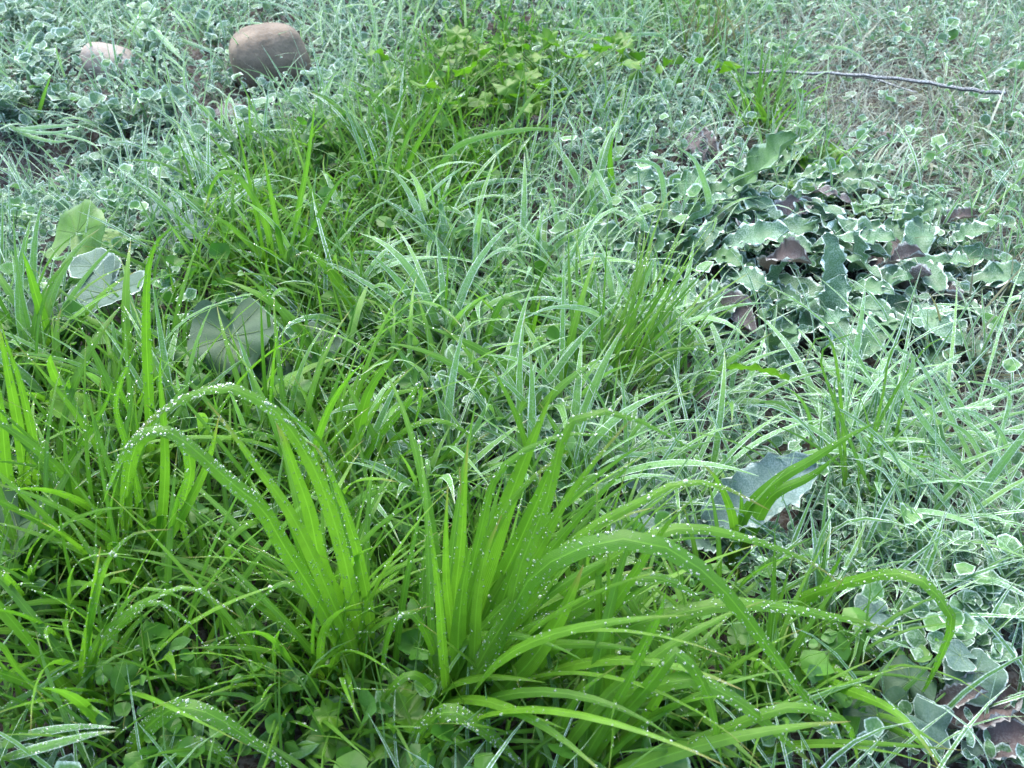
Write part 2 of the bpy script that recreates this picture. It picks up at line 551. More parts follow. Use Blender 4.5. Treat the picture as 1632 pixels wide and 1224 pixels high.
LIB = {
    'round': [polar_leaf('round', s, 10, 1) for s in range(10)],
    'oval': [polar_leaf('oval', s + 20, 10, 1) for s in range(10)],
    'lobed': [polar_leaf('lobed', s + 40, 32, 2) for s in range(5)],
    'trifid': [polar_leaf('trifid', s + 60, 14, 2) for s in range(5)],
    'mallow': [polar_leaf('mallow', s + 80, 60, 6) for s in range(6)],
}
_ME = {}


def lib_mesh(kind, i, mat):
    key = (kind, i, mat)
    if key not in _ME:
        V, Q, T, A = LIB[kind][i]
        _ME[key] = mk_mesh(kind + '_leaf', V, Q, T, A, M[mat])
    return _ME[key]


def rot_az(az, pitch, roll):
    return Matrix.Rotation(az, 4, 'Z') @ Matrix.Rotation(-pitch, 4, 'Y') @ Matrix.Rotation(roll, 4, 'X')


def put_leaf(root, kind, P, size, az, pitch=0.0, roll=0.0, frost=0.0, mat='weed', i=None, parent=None, asp=1.0):
    i = random.randrange(len(LIB[kind])) if i is None else i
    o = bpy.data.objects.new('leaf', lib_mesh(kind, i, mat))
    C.objects.link(o)
    o.parent = root
    o.matrix_local = Matrix.Translation(-Vector(root.location)) @ Matrix.Translation(Vector([float(c) for c in P])) @ rot_az(az, pitch, roll) @ Matrix.Diagonal((size, size * asp, size, 1))
    o['frost'] = float(frost)
    return o


def tube_mesh(paths, r0, r1, mat, ns=5, frost=0.0):
    Vs, Qs, off, As = [], [], 0, []
    for P in paths:
        n = len(P)
        T = norm(np.gradient(P, axis=0))
        ref = np.array([0.31, 0.17, 0.93])
        a = norm(np.cross(T, ref)); b = np.cross(T, a)
        rad = np.linspace(r0, r1, n)[:, None, None]
        th = np.linspace(0, 2 * math.pi, ns + 1)
        V = P[:, None, :] + rad * (a[:, None, :] * np.cos(th)[None, :, None] + b[:, None, :] * np.sin(th)[None, :, None])
        Vs.append(V.reshape(-1, 3)); Qs.append(grid_quads(n, ns + 1) + off); off += n * (ns + 1)
        A = np.zeros((n * (ns + 1), 4)); A[:, 0] = 0.5; A[:, 1] = 0.6; A[:, 3] = frost
        As.append(A)
    return mk_mesh('stem', np.vstack(Vs), np.vstack(Qs), None, np.vstack(As), mat)


def rel(o, root):
    o.parent = root
    o.matrix_parent_inverse = Matrix.Translation(-Vector(root.location))
    return o


def weed(P, label, group, nst=4, size=(0.006, 0.011), hgt=(0.015, 0.05), kind='oval', frost=0.5, mat='weed', cat='weed', name='leafy_weed', spread=0.03):
    """small plant: a few stems, each with leaf pairs and a terminal bunch"""
    P = np.array(P, float)
    P[2] = float(g(P[0], P[1]))
    root = thing(name, P, label, cat, group)
    for s in range(nst):
        a = random.uniform(0, 6.28)
        h = random.uniform(*hgt); sp = random.uniform(0.2, 1) * spread
        tip = P + np.array([math.cos(a) * sp, math.sin(a) * sp, h])
        mid = (P + tip) / 2 + np.array([random.uniform(-.004, .004), random.uniform(-.004, .004), h * 0.15])
        path = spline([P, mid, tip], 6)
        rel(link('stem', tube_mesh([path], 0.0009, 0.0006, M['stem'], 4, frost)), root)
        for q in (3, 5):
            a0 = random.uniform(0, 6.28)
            for j in range(2 if q == 3 else 3):
                aj = a0 + j * (math.pi if q == 3 else 2.1) + random.uniform(-.3, .3)
                put_leaf(root, kind, path[q], random.uniform(*size), aj, R(random.uniform(-5, 45)), R(random.uniform(-25, 25)), np.clip(frost + random.uniform(-.25, .25), 0, 1), mat)
    return root


def strip_leaf(B, Tp, width, mat, arch=0.15, wave=0.12, teeth=0.10, frost=0.5, roll=0.0, nu=23, nv=7, seed=0, blunt=0.5, curl=0.0, freq=23):
    """dock-like leaf from foot B to tip Tp with a wavy toothed rim"""
    r_ = np.random.default_rng(seed)
    B = np.asarray(B, float); Tp = np.asarray(Tp, float)
    L = np.linalg.norm(Tp - B)
    d = (Tp - B) / L
    upv = np.array([0, 0, 1.0]); s = norm(np.cross(upv, d)); nn = norm(np.cross(d, s))
    s, nn = s * math.cos(roll) + nn * math.sin(roll), nn * math.cos(roll) - s * math.sin(roll)
    u = np.linspace(0, 1, nu)
    prof = np.sin(np.clip(u, 0, 1) ** (0.75) * math.pi) ** blunt * (0.55 + 0.45 * u)
    prof = np.where(u < 0.12, 0.18, prof); prof[-1] = 0.06
    v = np.concatenate([np.linspace(-0.93, 0.93, nv - 2), [1.0]]); v = np.concatenate([[-1.0], v])
    ph = r_.uniform(0, 6)
    tooth = 1 + teeth * r_.standard_normal((nu, nv)) * (np.abs(v) > 0.9)
    W = width * 0.5 * prof[:, None] * v[None] * tooth
    Z = arch * L * np.sin(u * math.pi)[:, None] + wave * width * np.sin(u[:, None] * freq + ph + 1.6 * np.sign(v)) * np.abs(v) ** 2.5 \
        + 0.16 * width * np.abs(v) + curl * width * np.abs(v) ** 2 + 0.03 * width * np.sin(u[:, None] * 40 + v * 4)
    V = B + d * (u[:, None, None] * L) + s * W[:, :, None] + nn * Z[:, :, None]
    A = np.zeros((nu, nv, 4)); A[:, :, 0] = u[:, None]; A[:, :, 1] = np.abs(v); A[:, :, 3] = frost
    A[-1, :, 1] = 1.0
    return mk_mesh('leaf', V.reshape(-1, 3), grid_quads(nu, nv), None, A.reshape(-1, 4), mat)


# ------------------------------------------------------------------ ground
def axis(lo, hi, step, far):
    a = np.arange(lo, hi, step)
    o = np.array([0.3, 1, 3, 9, 30, 100]) * far
    return np.concatenate([lo - o[::-1], a, hi + o])


gx, gy = axis(-1.7, 1.7, 0.012, 1.0), axis(-0.3, 2.8, 0.012, 1.0)
GX, GY = np.meshgrid(gx, gy)
GZ = g(GX, GY)
GZ = GZ + (0.0045 * np.sin(GX * 61 + 3 * np.sin(GY * 37)) * np.sin(GY * 53 + 2 * np.sin(GX * 41)) + 0.003 * rng.standard_normal(GX.shape)) * (np.abs(GX) < 1.8) * (GY < 2.9) * (GY > -0.4) - 0.004
gm = mk_mesh('ground', np.stack([GX, GY, GZ], -1).reshape(-1, 3), grid_quads(len(gy), len(gx)), None, None, M['soil'])
go = link('ground', gm)
go['kind'] = 'structure'

# ------------------------------------------------------------------ stones, clods, twig
def stone(px, py, wpx, hpx, mat, label, cat, seed, name='stone', sink=0.35, group=None, depth=0.85):
    r_ = np.random.default_rng(seed)
    P = pz(px, py, 0.0)
    dist = (P - CP) @ FW
    rx = wpx / F * dist / 2; rz = hpx / F * dist / 2
    V, T = ico(5)
    n = norm(V)
    k = 1.0
    D = np.zeros(len(n))
    for q in range(7):
        ax = norm(r_.standard_normal(3)); D += 0.055 / (1 + 0.25 * q) * np.sin((1.2 + 0.7 * q) * (n @ ax) + r_.uniform(0, 6))
    D += 0.006 * r_.standard_normal(len(n))
    sq = np.sign(n) * np.abs(n) ** 0.72
    V = sq * (1 + D)[:, None] * np.array([rx, rx * depth, rz])
    me = mk_mesh(name, V, None, T, None, M[mat])
    o = link(name, me)
    o.location = Vector((float(P[0]), float(P[1]) + rx * 0.3, float(P[2]) + rz * (1 - 2 * sink)))
    o.rotation_euler = (R(r_.uniform(-8, 8)), R(r_.uniform(-12, 12)), R(r_.uniform(-30, 30)))
    o['label'] = label; o['category'] = cat
    if group: o['group'] = group
    return o


stone(434, 136, 118, 104, 'cobble', 'large round brown cobble lying among frosted weeds', 'stone', 3, sink=0.12)
stone(172, 118, 88, 48, 'pale_stone', 'smaller pale pinkish stone half hidden by frosted leaves', 'stone', 8, sink=0.2)
stone(-22, 262, 70, 60, 'cobble', 'brown stone cut by the photo edge beside the dark hollow', 'stone', 11, sink=0.25)
stone(1416, 238, 34, 34, 'clod', 'dark brown soil clod on the thin frosted turf', 'clod', 14, name='soil_clod', sink=0.2)
stone(372, 196, 60, 30, 'clod', 'flat brown clod in the bare patch below the large cobble', 'clod', 15, name='soil_clod', sink=0.3)
stone(110, 300, 64, 34, 'clod', 'wide soil clod in front of the dark hollow', 'clod', 17, name='soil_clod', sink=0.3)
stone(1130, 655, 60, 40, 'clod', 'reddish brown clod under the thin bright green tuft', 'clod', 19, name='soil_clod', sink=0.35)
stone(840, 200, 60, 30, 'clod', 'brown clod under the bright lobed plant', 'clod', 21, name='soil_clod', sink=0.35)


def tw(pts, h):
    return spline([pz(a, b, h + random.uniform(-.002, .003)) for a, b in pts], 26)


P0 = pz(1198, 117, 0.03)
tr = thing('twig', [P0[0], P0[1], P0[2]], 'long thin frosted twig lying across the pale turf', 'twig')
main = tw([(1190, 117), (1240, 114), (1288, 117), (1330, 117), (1371, 121), (1430, 126), (1488, 134), (1540, 142), (1600, 148)], 0.042)
main += rng.standard_normal(main.shape) * 0.0006
rel(link('stem', tube_mesh([main], 0.0017, 0.0025, M['twig'], 8)), tr)
rel(link('side_branch', tube_mesh([tw([(1371, 121), (1400, 128), (1430, 138), (1462, 148)], 0.022)], 0.0024, 0.0010, M['twig'], 6)), tr)
rel(link('side_branch', tube_mesh([tw([(1250, 115), (1225, 112), (1205, 108)], 0.034)], 0.0018, 0.0008, M['twig'], 6)), tr)


# ------------------------------------------------------------------ traced grass tussocks
def tussock(name, bpx, bpy_, label, group=None, cat='grass tuft'):
    P = pz(bpx, bpy_, 0)
    return thing(name, P, label, cat, group), P


def feet(P, dx=0.0, dy=0.0):
    q = np.array([P[0] + dx, P[1] + dy, 0.0]); q[2] = float(g(q[0], q[1])) - 0.004
    return q


def J(P, s=0.012):
    return feet(P, random.uniform(-s, s), random.uniform(-s, s))


# the big tussock in front
t1, P = tussock('grass_tussock', 715, 1145, 'big tussock of broad bright green dewy blades arching over the near weeds')
for pts, wpx, face, dew, az in [
    ([(722, 1000), (735, 860), (740, 780), (746, 700)], 24, 0.9, 10, 8),
    ([(745, 1010), (785, 870), (825, 760), (881, 622)], 48, 0.92, 22, 12),
    ([(770, 990), (820, 880), (860, 790), (902, 684)], 44, 0.9, 24, 6),
    ([(762, 1060), (814, 975), (850, 915), (911, 879), (977, 859), (1045, 866), (1105, 898), (1160, 948), (1210, 1012), (1260, 1080), (1305, 1138), (1350, 1200)], 46, 0.72, 130, None),
    ([(775, 1080), (844, 1010), (890, 985), (944, 955), (1010, 922), (1075, 928), (1140, 975)], 42, 0.7, 90, None),
    ([(790, 1060), (831, 1000), (894, 983), (977, 993), (1088, 1024), (1131, 1034), (1171, 1059), (1213, 1084)], 32, 0.75, 90, None),
    ([(880, 1080), (980, 1010), (1050, 985), (1155, 963), (1231, 966), (1300, 978), (1371, 991), (1441, 1008)], 36, 0.75, 80, None),
    ([(708, 1050), (700, 950), (690, 870), (682, 816)], 24, 0.6, 40, None),
    ([(722, 1060), (712, 930), (711, 840), (714, 770)], 20, 0.8, 12, None),
    ([(735, 1030), (765, 900), (800, 820), (850, 760), (905, 720)], 30, 0.7, 40, None),
    ([(770, 1040), (800, 960), (850, 890), (900, 800), (960, 720), (1005, 670)], 26, 0.7, 30, None),
    ([(790, 1030), (830, 900), (870, 800), (895, 700), (925, 660), (980, 657), (1040, 680), (1110, 720)], 34, 0.65, 80, None),
    ([(730, 1000), (765, 850), (790, 760), (850, 710), (930, 690), (1000, 705)], 24, 0.65, 50, None),
    ([(800, 1020), (860, 930), (930, 850), (1020, 800), (1080, 770), (1150, 775), (1230, 815)], 28, 0.65, 70, None),
    ([(815, 1040), (880, 960), (960, 900), (1060, 845), (1160, 850), (1280, 890), (1340, 930)], 30, 0.65, 70, None),
    ([(700, 1080), (680, 1010), (650, 975), (622, 1000), (610, 1060), (606, 1115)], 18, 0.75, 40, None),
    ([(690, 1100), (660, 1075), (630, 1090), (590, 1140), (571, 1175)], 20, 0.8, 16, None),
    ([(790, 1110), (840, 1060), (880, 1005), (905, 960), (930, 900)], 44, 0.9, 10, None),
    ([(820, 1100), (870, 1040), (950, 985), (1030, 935), (1065, 925)], 34, 0.85, 10, None),
    ([(760, 1110), (775, 1040), (800, 960), (830, 880), (870, 810)], 30, 0.85, 24, None),
    ([(745, 1120), (755, 1050), (760, 960), (775, 880), (800, 820)], 26, 0.85, 12, None),
    ([(730, 1110), (730, 1020), (737, 940), (750, 870)], 36, 0.9, 8, None),
    ([(860, 1090), (920, 1040), (980, 960), (1020, 900), (1060, 840), (1110, 790)], 28, 0.8, 30, None),
]:
    hero_blade(t1, J(P, 0.016), pts, wpx, face, az=az, dew=dew, mat='blade')
tuft_blades(t1, P, 44, (0.12, 0.25), (0.004, 0.009), az=25, spread=80, el=(58, 86), curl=(20, 95), dew=16, mat='blade', rad=0.024, nv=5, nseg=14)

# its left-arching neighbour
t2, P = tussock('grass_tussock', 585, 1105, 'tussock of long dewy blades arching high over to the left of the biggest one')
for pts, wpx, face, dew in [
    ([(560, 1060), (530, 1000), (490, 930), (450, 866), (417, 810), (367, 768), (320, 725), (275, 690), (240, 684), (205, 710), (180, 760), (165, 800)], 38, 0.72, 170),
    ([(575, 1030), (560, 940), (535, 840), (500, 745), (445, 662), (400, 631), (363, 617), (317, 625), (267, 648), (220, 688), (200, 720)], 34, 0.7, 150),
    ([(565, 1050), (530, 960), (470, 830), (400, 730), (355, 670), (330, 640)], 32, 0.75, 60),
    ([(580, 1050), (545, 970), (513, 905), (493, 816), (467, 741), (437, 648)], 36, 0.92, 34),
    ([(590, 1010), (575, 900), (545, 800), (510, 720), (480, 700)], 24, 0.8, 50),
    ([(570, 1060), (520, 980), (460, 930), (420, 950), (390, 985)], 18, 0.7, 30),
]:
    hero_blade(t2, J(P, 0.014), pts, wpx, face, dew=dew, n=28)
tuft_blades(t2, P, 12, (0.08, 0.17), (0.003, 0.007), az=120, spread=70, el=(60, 86), curl=(30, 110), dew=16, mat='blade', rad=0.02, nv=5, nseg=14)

t3, P = tussock('grass_tussock', 205, 930, 'dewy blade clump whose widest blade hangs down beaded with drops')
for pts, wpx, face, dew in [
    ([(205, 860), (203, 780), (215, 715), (245, 686), (280, 690), (302, 725), (302, 768), (290, 816), (297, 860), (310, 900), (332, 935)], 30, 0.72, 190),
    ([(250, 880), (262, 780), (262, 690), (255, 600), (258, 560)], 22, 0.9, 8),
    ([(225, 880), (222, 800), (205, 720), (185, 650), (200, 590), (225, 540)], 16, 0.7, 60),
    ([(240, 900), (290, 820), (330, 740), (350, 660)], 22, 0.8, 20),
]:
    hero_blade(t3, J(P, 0.012), pts, wpx, face, dew=dew, n=26)
tuft_blades(t3, P, 16, (0.10, 0.20), (0.003, 0.008), el=(60, 88), curl=(20, 90), dew=14, mat='blade', rad=0.025, nv=5)

t3b, P = tussock('grass_blade_clump', 243, 790, 'tall lone upright blade bent over at its tip beside the blue-white leaf')
hero_blade(t3b, J(P, 0.003), [(240, 700), (236, 600), (233, 520), (236, 430), (250, 385), (275, 362), (305, 358)], 22, 0.85, dew=70)
hero_blade(t3b, J(P, 0.004), [(225, 700), (205, 650), (190, 610), (215, 560)], 13, 0.8, dew=30)
t4, P = tussock('grass_tussock', 45, 860, 'upright green blades at the photo edge above the dark leaf')
for pts, wpx, face, dew in [
    ([(42, 800), (38, 741), (26, 660), (10, 580), (-6, 500)], 24, 0.9, 16),
    ([(50, 800), (60, 740), (35, 620), (15, 560), (0, 510)], 18, 0.8, 16),
    ([(30, 810), (12, 760), (2, 660), (-15, 560)], 26, 0.85, 26),
    ([(70, 800), (95, 760), (140, 690), (170, 640), (178, 610)], 22, 0.8, 8),
]:
    hero_blade(t4, J(P, 0.012), pts, wpx, face, dew=dew)
tuft_blades(t4, P, 16, (0.08, 0.18), (0.002, 0.006), el=(60, 88), curl=(10, 70), dew=8, rad=0.03)

t5, P = tussock('grass_tussock', 215, 1235, 'short bowed broad blades with rows of drops at the bottom edge')
for pts, wpx, face, dew in [
    ([(213, 1189), (253, 1143), (290, 1127), (335, 1138), (383, 1168), (440, 1208), (480, 1240)], 40, 0.75, 120),
    ([(278, 1222), (290, 1190), (318, 1183), (353, 1198), (380, 1230)], 32, 0.75, 70),
]:
    hero_blade(t5, J(P, 0.008), pts, wpx, face, dew=dew)

t6, P = tussock('grass_tussock', 132, 1150, 'slim upright stalk with three bowed side blades in front of the dark gap')
for pts, wpx, face, dew in [
    ([(132, 1063), (147, 976), (167, 903), (200, 859), (233, 846), (275, 844)], 18, 0.75, 40),
    ([(137, 1069), (167, 1023), (213, 979), (240, 959), (267, 966), (300, 992), (330, 1035)], 16, 0.7, 50),
    ([(147, 1040), (200, 978), (253, 949), (300, 935), (340, 955), (385, 985)], 18, 0.7, 60),
    ([(150, 1060), (175, 1000), (215, 945), (255, 940), (300, 960), (340, 1000)], 12, 0.7, 30),
]:
    hero_blade(t6, J(P, 0.005), pts, wpx, face, dew=dew)

t7, P = tussock('grass_tussock', -40, 1190, 'frost-dusted bluish blades reaching in from the lower corner')
for pts, wpx, face, dew, fr in [
    ([(0, 1183), (67, 1166), (133, 1158), (190, 1160)], 20, 0.8, 60, 0.45),
    ([(0, 1212), (70, 1190), (140, 1172), (185, 1165)], 22, 0.8, 40, 0.35),
    ([(0, 1136), (67, 1093), (127, 1056)], 14, 0.8, 20, 0.2),
    ([(-10, 1030), (33, 1073), (80, 1123)], 18, 0.9, 4, 0.0),
]:
    hero_blade(t7, J(P, 0.01), pts, wpx, face, dew=dew, frost=fr)

t8, P = tussock('grass_tussock', 905, 1250, 'low tussock of broad blades spreading from the bottom edge')
for pts, wpx, face, dew in [
    ([(944, 1139), (1010, 1106), (1088, 1082), (1131, 1093), (1188, 1126), (1248, 1176), (1310, 1232)], 38, 0.78, 70),
    ([(960, 1180), (1040, 1085), (1075, 1040), (1108, 1069), (1131, 1116), (1145, 1183), (1152, 1236)], 32, 0.72, 40),
    ([(1000, 1215), (1088, 1188), (1155, 1163), (1221, 1136), (1268, 1126), (1321, 1138), (1355, 1162), (1370, 1230)], 26, 0.72, 40),
    ([(940, 1190), (985, 1110), (1020, 1040), (1050, 980), (1062, 940)], 34, 0.9, 30),
    ([(930, 1215), (960, 1160), (1010, 1070), (1040, 1010)], 26, 0.85, 10),
    ([(960, 1210), (1010, 1170), (1050, 1110), (1080, 1060)], 28, 0.85, 10),
    ([(895, 1200), (900, 1150), (930, 1100), (985, 1060)], 16, 0.8, 10),
]:
    hero_blade(t8, J(P, 0.014), pts, wpx, face, dew=dew)
tuft_blades(t8, P, 12, (0.10, 0.20), (0.004, 0.009), az=30, spread=70, el=(50, 80), curl=(20, 90), dew=10, mat='blade', rad=0.03, nv=5)

t9, P = tussock('grass_tussock', 690, 1235, 'single bowed blade with big drops at the bottom edge below the big tussock')
hero_blade(t9, J(P, 0.004), [(664, 1186), (687, 1150), (717, 1133), (757, 1152), (797, 1185), (850, 1235)], 40, 0.8, dew=90, big=1.2)
hero_blade(t9, J(P, 0.004), [(700, 1215), (712, 1180), (735, 1185), (760, 1225)], 24, 0.8, dew=20)

t10, P = tussock('grass_tussock', 1235, 1040, 'long bowed blades with drops hanging over the frosted lobed leaves')
for pts, wpx, face, dew in [
    ([(1268, 963), (1315, 939), (1371, 923), (1421, 913), (1471, 926), (1505, 963), (1518, 993), (1505, 1033), (1482, 1083), (1455, 1130)], 26, 0.75, 60),
    ([(1248, 1019), (1321, 1059), (1371, 1096), (1420, 1132)], 18, 0.8, 60),
    ([(1255, 985), (1300, 975), (1335, 1000), (1375, 1029), (1411, 1056), (1433, 1085)], 18, 0.8, 60),
    ([(1260, 990), (1300, 950), (1330, 905), (1350, 870)], 16, 0.8, 14),
    ([(1245, 1050), (1330, 1090), (1420, 1130), (1470, 1180), (1500, 1230)], 24, 0.8, 10),
]:
    hero_blade(t10, J(P, 0.008), pts, wpx, face, dew=dew)

t11, P = tussock('grass_tussock', 1165, 905, 'green blades slanting up past the large frosted leaf')
for pts, wpx, face, dew in [
    ([(1188, 818), (1240, 765), (1290, 735), (1345, 700), (1405, 668)], 26, 0.9, 8),
    ([(1195, 850), (1230, 790), (1290, 760), (1340, 722)], 28, 0.9, 6),
    ([(1170, 840), (1160, 800), (1140, 760), (1120, 740)], 20, 0.85, 14),
    ([(1180, 850), (1182, 810), (1180, 780)], 18, 0.8, 4),
]:
    hero_blade(t11, J(P, 0.006), pts, wpx, face, dew=dew)

t12, P = tussock('grass_tussock', 965, 650, 'fan of thin bright green blades leaning over the reddish clod')
for pts, wpx, face, dew in [
    ([(985, 590), (1010, 545), (1040, 490), (1075, 440), (1100, 425)], 12, 0.8, 16),
    ([(990, 600), (1030, 555), (1075, 510), (1110, 480)], 10, 0.8, 20),
    ([(985, 610), (1040, 570), (1100, 555), (1180, 575)], 10, 0.75, 24),
    ([(890, 605), (930, 600), (965, 605), (985, 632)], 12, 0.75, 30),
    ([(975, 600), (990, 540), (1020, 480), (1050, 440)], 10, 0.8, 10),
]:
    hero_blade(t12, J(P, 0.012), pts, wpx, face, dew=dew, mat='thin')
tuft_blades(t12, P, 46, (0.08, 0.20), (0.0018, 0.004), az=45, spread=60, el=(40, 80), curl=(5, 60), dew=5, rad=0.03)

t13, P = tussock('grass_tussock', 540, 800, 'green blades standing behind the big left-arching tussock, one bent double with drops')
for pts, wpx, face, dew in [
    ([(548, 760), (570, 690), (590, 620), (640, 555)], 26, 0.85, 4),
    ([(560, 770), (600, 700), (650, 640), (672, 605), (665, 660), (655, 690)], 18, 0.7, 60),
    ([(575, 760), (640, 690), (700, 670), (760, 700), (800, 730)], 14, 0.7, 40),
    ([(580, 780), (650, 750), (720, 725), (780, 690)], 20, 0.8, 30),
]:
    hero_blade(t13, J(P, 0.01), pts, wpx, face, dew=dew)
tuft_blades(t13, P, 22, (0.10, 0.22), (0.004, 0.009), el=(60, 86), curl=(20, 100), dew=16, mat='blade', rad=0.03, nv=5)

t14, P = tussock('grass_tussock', 465, 470, 'tall fresh green blades standing in front of the frosted carpet')
for pts, wpx, face, dew in [
    ([(455, 420), (440, 350), (428, 290), (417, 232)], 13, 0.9, 6),
    ([(468, 420), (475, 340), (490, 260), (503, 155)], 12, 0.9, 6),
    ([(440, 430), (425, 360), (395, 300), (365, 272), (340, 290), (325, 340)], 15, 0.8, 16),
    ([(475, 430), (500, 360), (540, 290), (580, 260)], 12, 0.85, 10),
    ([(470, 440), (480, 390), (492, 335)], 16, 0.9, 2),
    ([(450, 440), (400, 390), (350, 350), (330, 380)], 14, 0.8, 12),
]:
    hero_blade(t14, J(P, 0.02), pts, wpx, face, dew=dew, frost=0.05)
tuft_blades(t14, P, 26, (0.10, 0.20), (0.003, 0.007), el=(55, 88), curl=(15, 80), dew=5, mat='blade', rad=0.05, frost=0.1)

t15, P = tussock('grass_tussock', 570, 540, 'green blade pair bent over beside the kidney-shaped leaf')
for pts, wpx, face, dew, fr in [
    ([(575, 520), (550, 470), (520, 425), (490, 402), (468, 410)], 22, 0.85, 30, 0.0),
    ([(590, 520), (560, 480), (600, 510), (690, 580)], 14, 0.7, 20, 0.35),
    ([(560, 525), (510, 505), (465, 515), (440, 545)], 14, 0.7, 30, 0.5),
]:
    hero_blade(t15, J(P, 0.01), pts, wpx, face, dew=dew, frost=fr)
tuft_blades(t15, P, 18, (0.08, 0.17), (0.002, 0.005), el=(45, 85), curl=(20, 110), dew=4, rad=0.03, frost=0.15)

# frosted tufts in the middle and on the right
t16, P = tussock('grass_tussock', 1020, 400, 'frost-rimmed strap blades folded in sharp bends below the pale rise')
for pts, wpx, face in [
    ([(935, 320), (948, 275), (958, 290), (974, 330), (960, 370)], 12, 0.8),
    ([(1060, 340), (1050, 270), (1010, 255), (985, 260)], 13, 0.8),
    ([(1100, 350), (1130, 330), (1110, 260), (1076, 232)], 16, 0.85),
    ([(890, 380), (885, 340), (870, 290), (850, 282)], 11, 0.8),
    ([(850, 390), (835, 340), (824, 320)], 12, 0.9),
    ([(1000, 380), (1010, 350), (1025, 360), (1010, 410)], 12, 0.8),
]:
    hero_blade(t16, feet(pz(pts[0][0], pts[0][1] + 40, 0)), pts, wpx, face, dew=0, frost=0.9, mat='blade')
tuft_blades(t16, P, 16, (0.06, 0.14), (0.003, 0.006), el=(35, 80), curl=(40, 130), frost=0.85, mat='blade', rad=0.05, nv=5)

t17, P = tussock('grass_tussock', 1010, 560, 'white-rimmed blades bowed in a ring behind the thin bright tuft')
for pts, wpx, face in [
    ([(975, 480), (965, 420), (950, 405), (905, 415)], 14, 0.75),
    ([(1010, 520), (985, 440), (965, 408)], 14, 0.8),
    ([(1020, 500), (1035, 430), (1045, 412), (1038, 470)], 12, 0.8),
    ([(940, 500), (900, 480), (850, 475), (800, 490)], 13, 0.7),
    ([(990, 530), (940, 495), (880, 490), (830, 510)], 12, 0.7),
    ([(1000, 540), (930, 520), (870, 525)], 12, 0.7),
]:
    hero_blade(t17, J(P, 0.03), pts, wpx, face, dew=8, frost=0.85)
tuft_blades(t17, P, 26, (0.07, 0.15), (0.003, 0.006), el=(30, 80), curl=(40, 130), frost=0.8, mat='blade', rad=0.06, nv=5)

t18, P = tussock('grass_tussock', 1555, 760, 'flattened sheaf of frosted blades combed toward the photo edge')
for pts, wpx in [([(1480, 600), (1440, 560), (1380, 548)], 11), ([(1500, 690), (1470, 640), (1400, 600)], 12), ([(1560, 720), (1530, 640), (1480, 580)], 10),
                 ([(1590, 760), (1570, 700), (1500, 640), (1460, 600)], 12), ([(1540, 780), (1500, 730), (1450, 690), (1400, 670)], 11),
                 ([(1450, 640), (1455, 590), (1450, 560), (1430, 640)], 14), ([(1570, 740), (1540, 690), (1480, 660)], 12), ([(1600, 700), (1560, 660), (1500, 650)], 10),
                 ([(1610, 640), (1560, 610), (1500, 610)], 9), ([(1620, 720), (1580, 690), (1520, 700)], 10)]:
    hero_blade(t18, J(P, 0.03), pts, wpx, 0.8, dew=0, frost=0.8)
tuft_blades(t18, P, 60, (0.07, 0.18), (0.002, 0.005), az=60, spread=120, el=(15, 60), curl=(20, 70), frost=0.75, mat='blade', rad=0.10, nv=5)

t19, P = tussock('grass_tussock', 1370, 790, 'thin green dewy blades standing over white-rimmed grass below the dock patch')
for pts, wpx in [([(1330, 640), (1310, 560), (1370, 530), (1400, 550)], 8), ([(1340, 640), (1325, 545), (1300, 540), (1275, 600)], 8), ([(1390, 700), (1470, 560), (1540, 530)], 8),
                 ([(1335, 680), (1330, 600), (1350, 640)], 7), ([(1400, 660), (1420, 560), (1455, 535), (1458, 550)], 7), ([(1410, 720), (1440, 640), (1460, 600)], 8)]:
    hero_blade(t19, J(P, 0.03), pts, wpx, 0.8, dew=22, frost=0.05, mat='thin')
tuft_blades(t19, P, 50, (0.07, 0.17), (0.0015, 0.0035), el=(45, 88), curl=(10, 90), frost=0.25, dew=3, rad=0.06)

t20, P = tussock('grass_tussock', 1215, 215, 'small bright green tuft beside the upright toothed leaf')
tuft_blades(t20, P, 26, (0.06, 0.13), (0.002, 0.005), el=(45, 86), curl=(5, 60), rad=0.025, frost=0.05)
t21, P = tussock('grass_tussock', 1135, 85, 'reddish green fine tuft on the brow of the rise')
tuft_blades(t21, P, 70, (0.05, 0.12), (0.0015, 0.003), el=(40, 88), curl=(5, 70), rad=0.05, mat='dry', frost=0.0)
tuft_blades(t21, P, 30, (0.04, 0.10), (0.0015, 0.003), el=(40, 88), curl=(5, 70), rad=0.05, mat='thin', frost=0.0)
t22, P = tussock('grass_tussock', 700, 330, 'green tuft with frosted bowed blades on the near side of the bright lobed plant')
for pts, wpx, fr in [([(690, 300), (720, 240), (780, 215), (860, 205), (920, 215)], 13, 0.2), ([(640, 300), (660, 240), (690, 190), (720, 140)], 11, 0.0), ([(730, 310), (780, 290), (850, 285)], 13, 0.7),
                     ([(660, 330), (600, 345), (560, 350)], 14, 0.7), ([(975, 300), (972, 250), (978, 215)], 15, 0.0), ([(630, 290), (650, 215), (690, 160)], 10, 0.1)]:
    hero_blade(t22, feet(pz(pts[0][0], pts[0][1] + 45, 0)), pts, wpx, 0.85, dew=10, frost=fr)
tuft_blades(t22, P, 40, (0.07, 0.16), (0.002, 0.005), el=(45, 88), curl=(20, 100), frost=0.25, dew=3, rad=0.10)
t23, P = tussock('grass_tussock', 985, 110, 'frost-white bowed blades on the crest beside the bright lobed plant')
for pts, wpx in [([(945, 90), (935, 85), (960, 78), (990, 96)], 9), ([(1060, 60), (1010, 55), (980, 66)], 8), ([(960, 70), (920, 50), (870, 45)], 8), ([(1010, 40), (970, 30), (930, 40)], 8)]:
    hero_blade(t23, feet(pz(pts[0][0], pts[0][1] + 40, 0)), pts, wpx, 0.8, dew=0, frost=0.9)
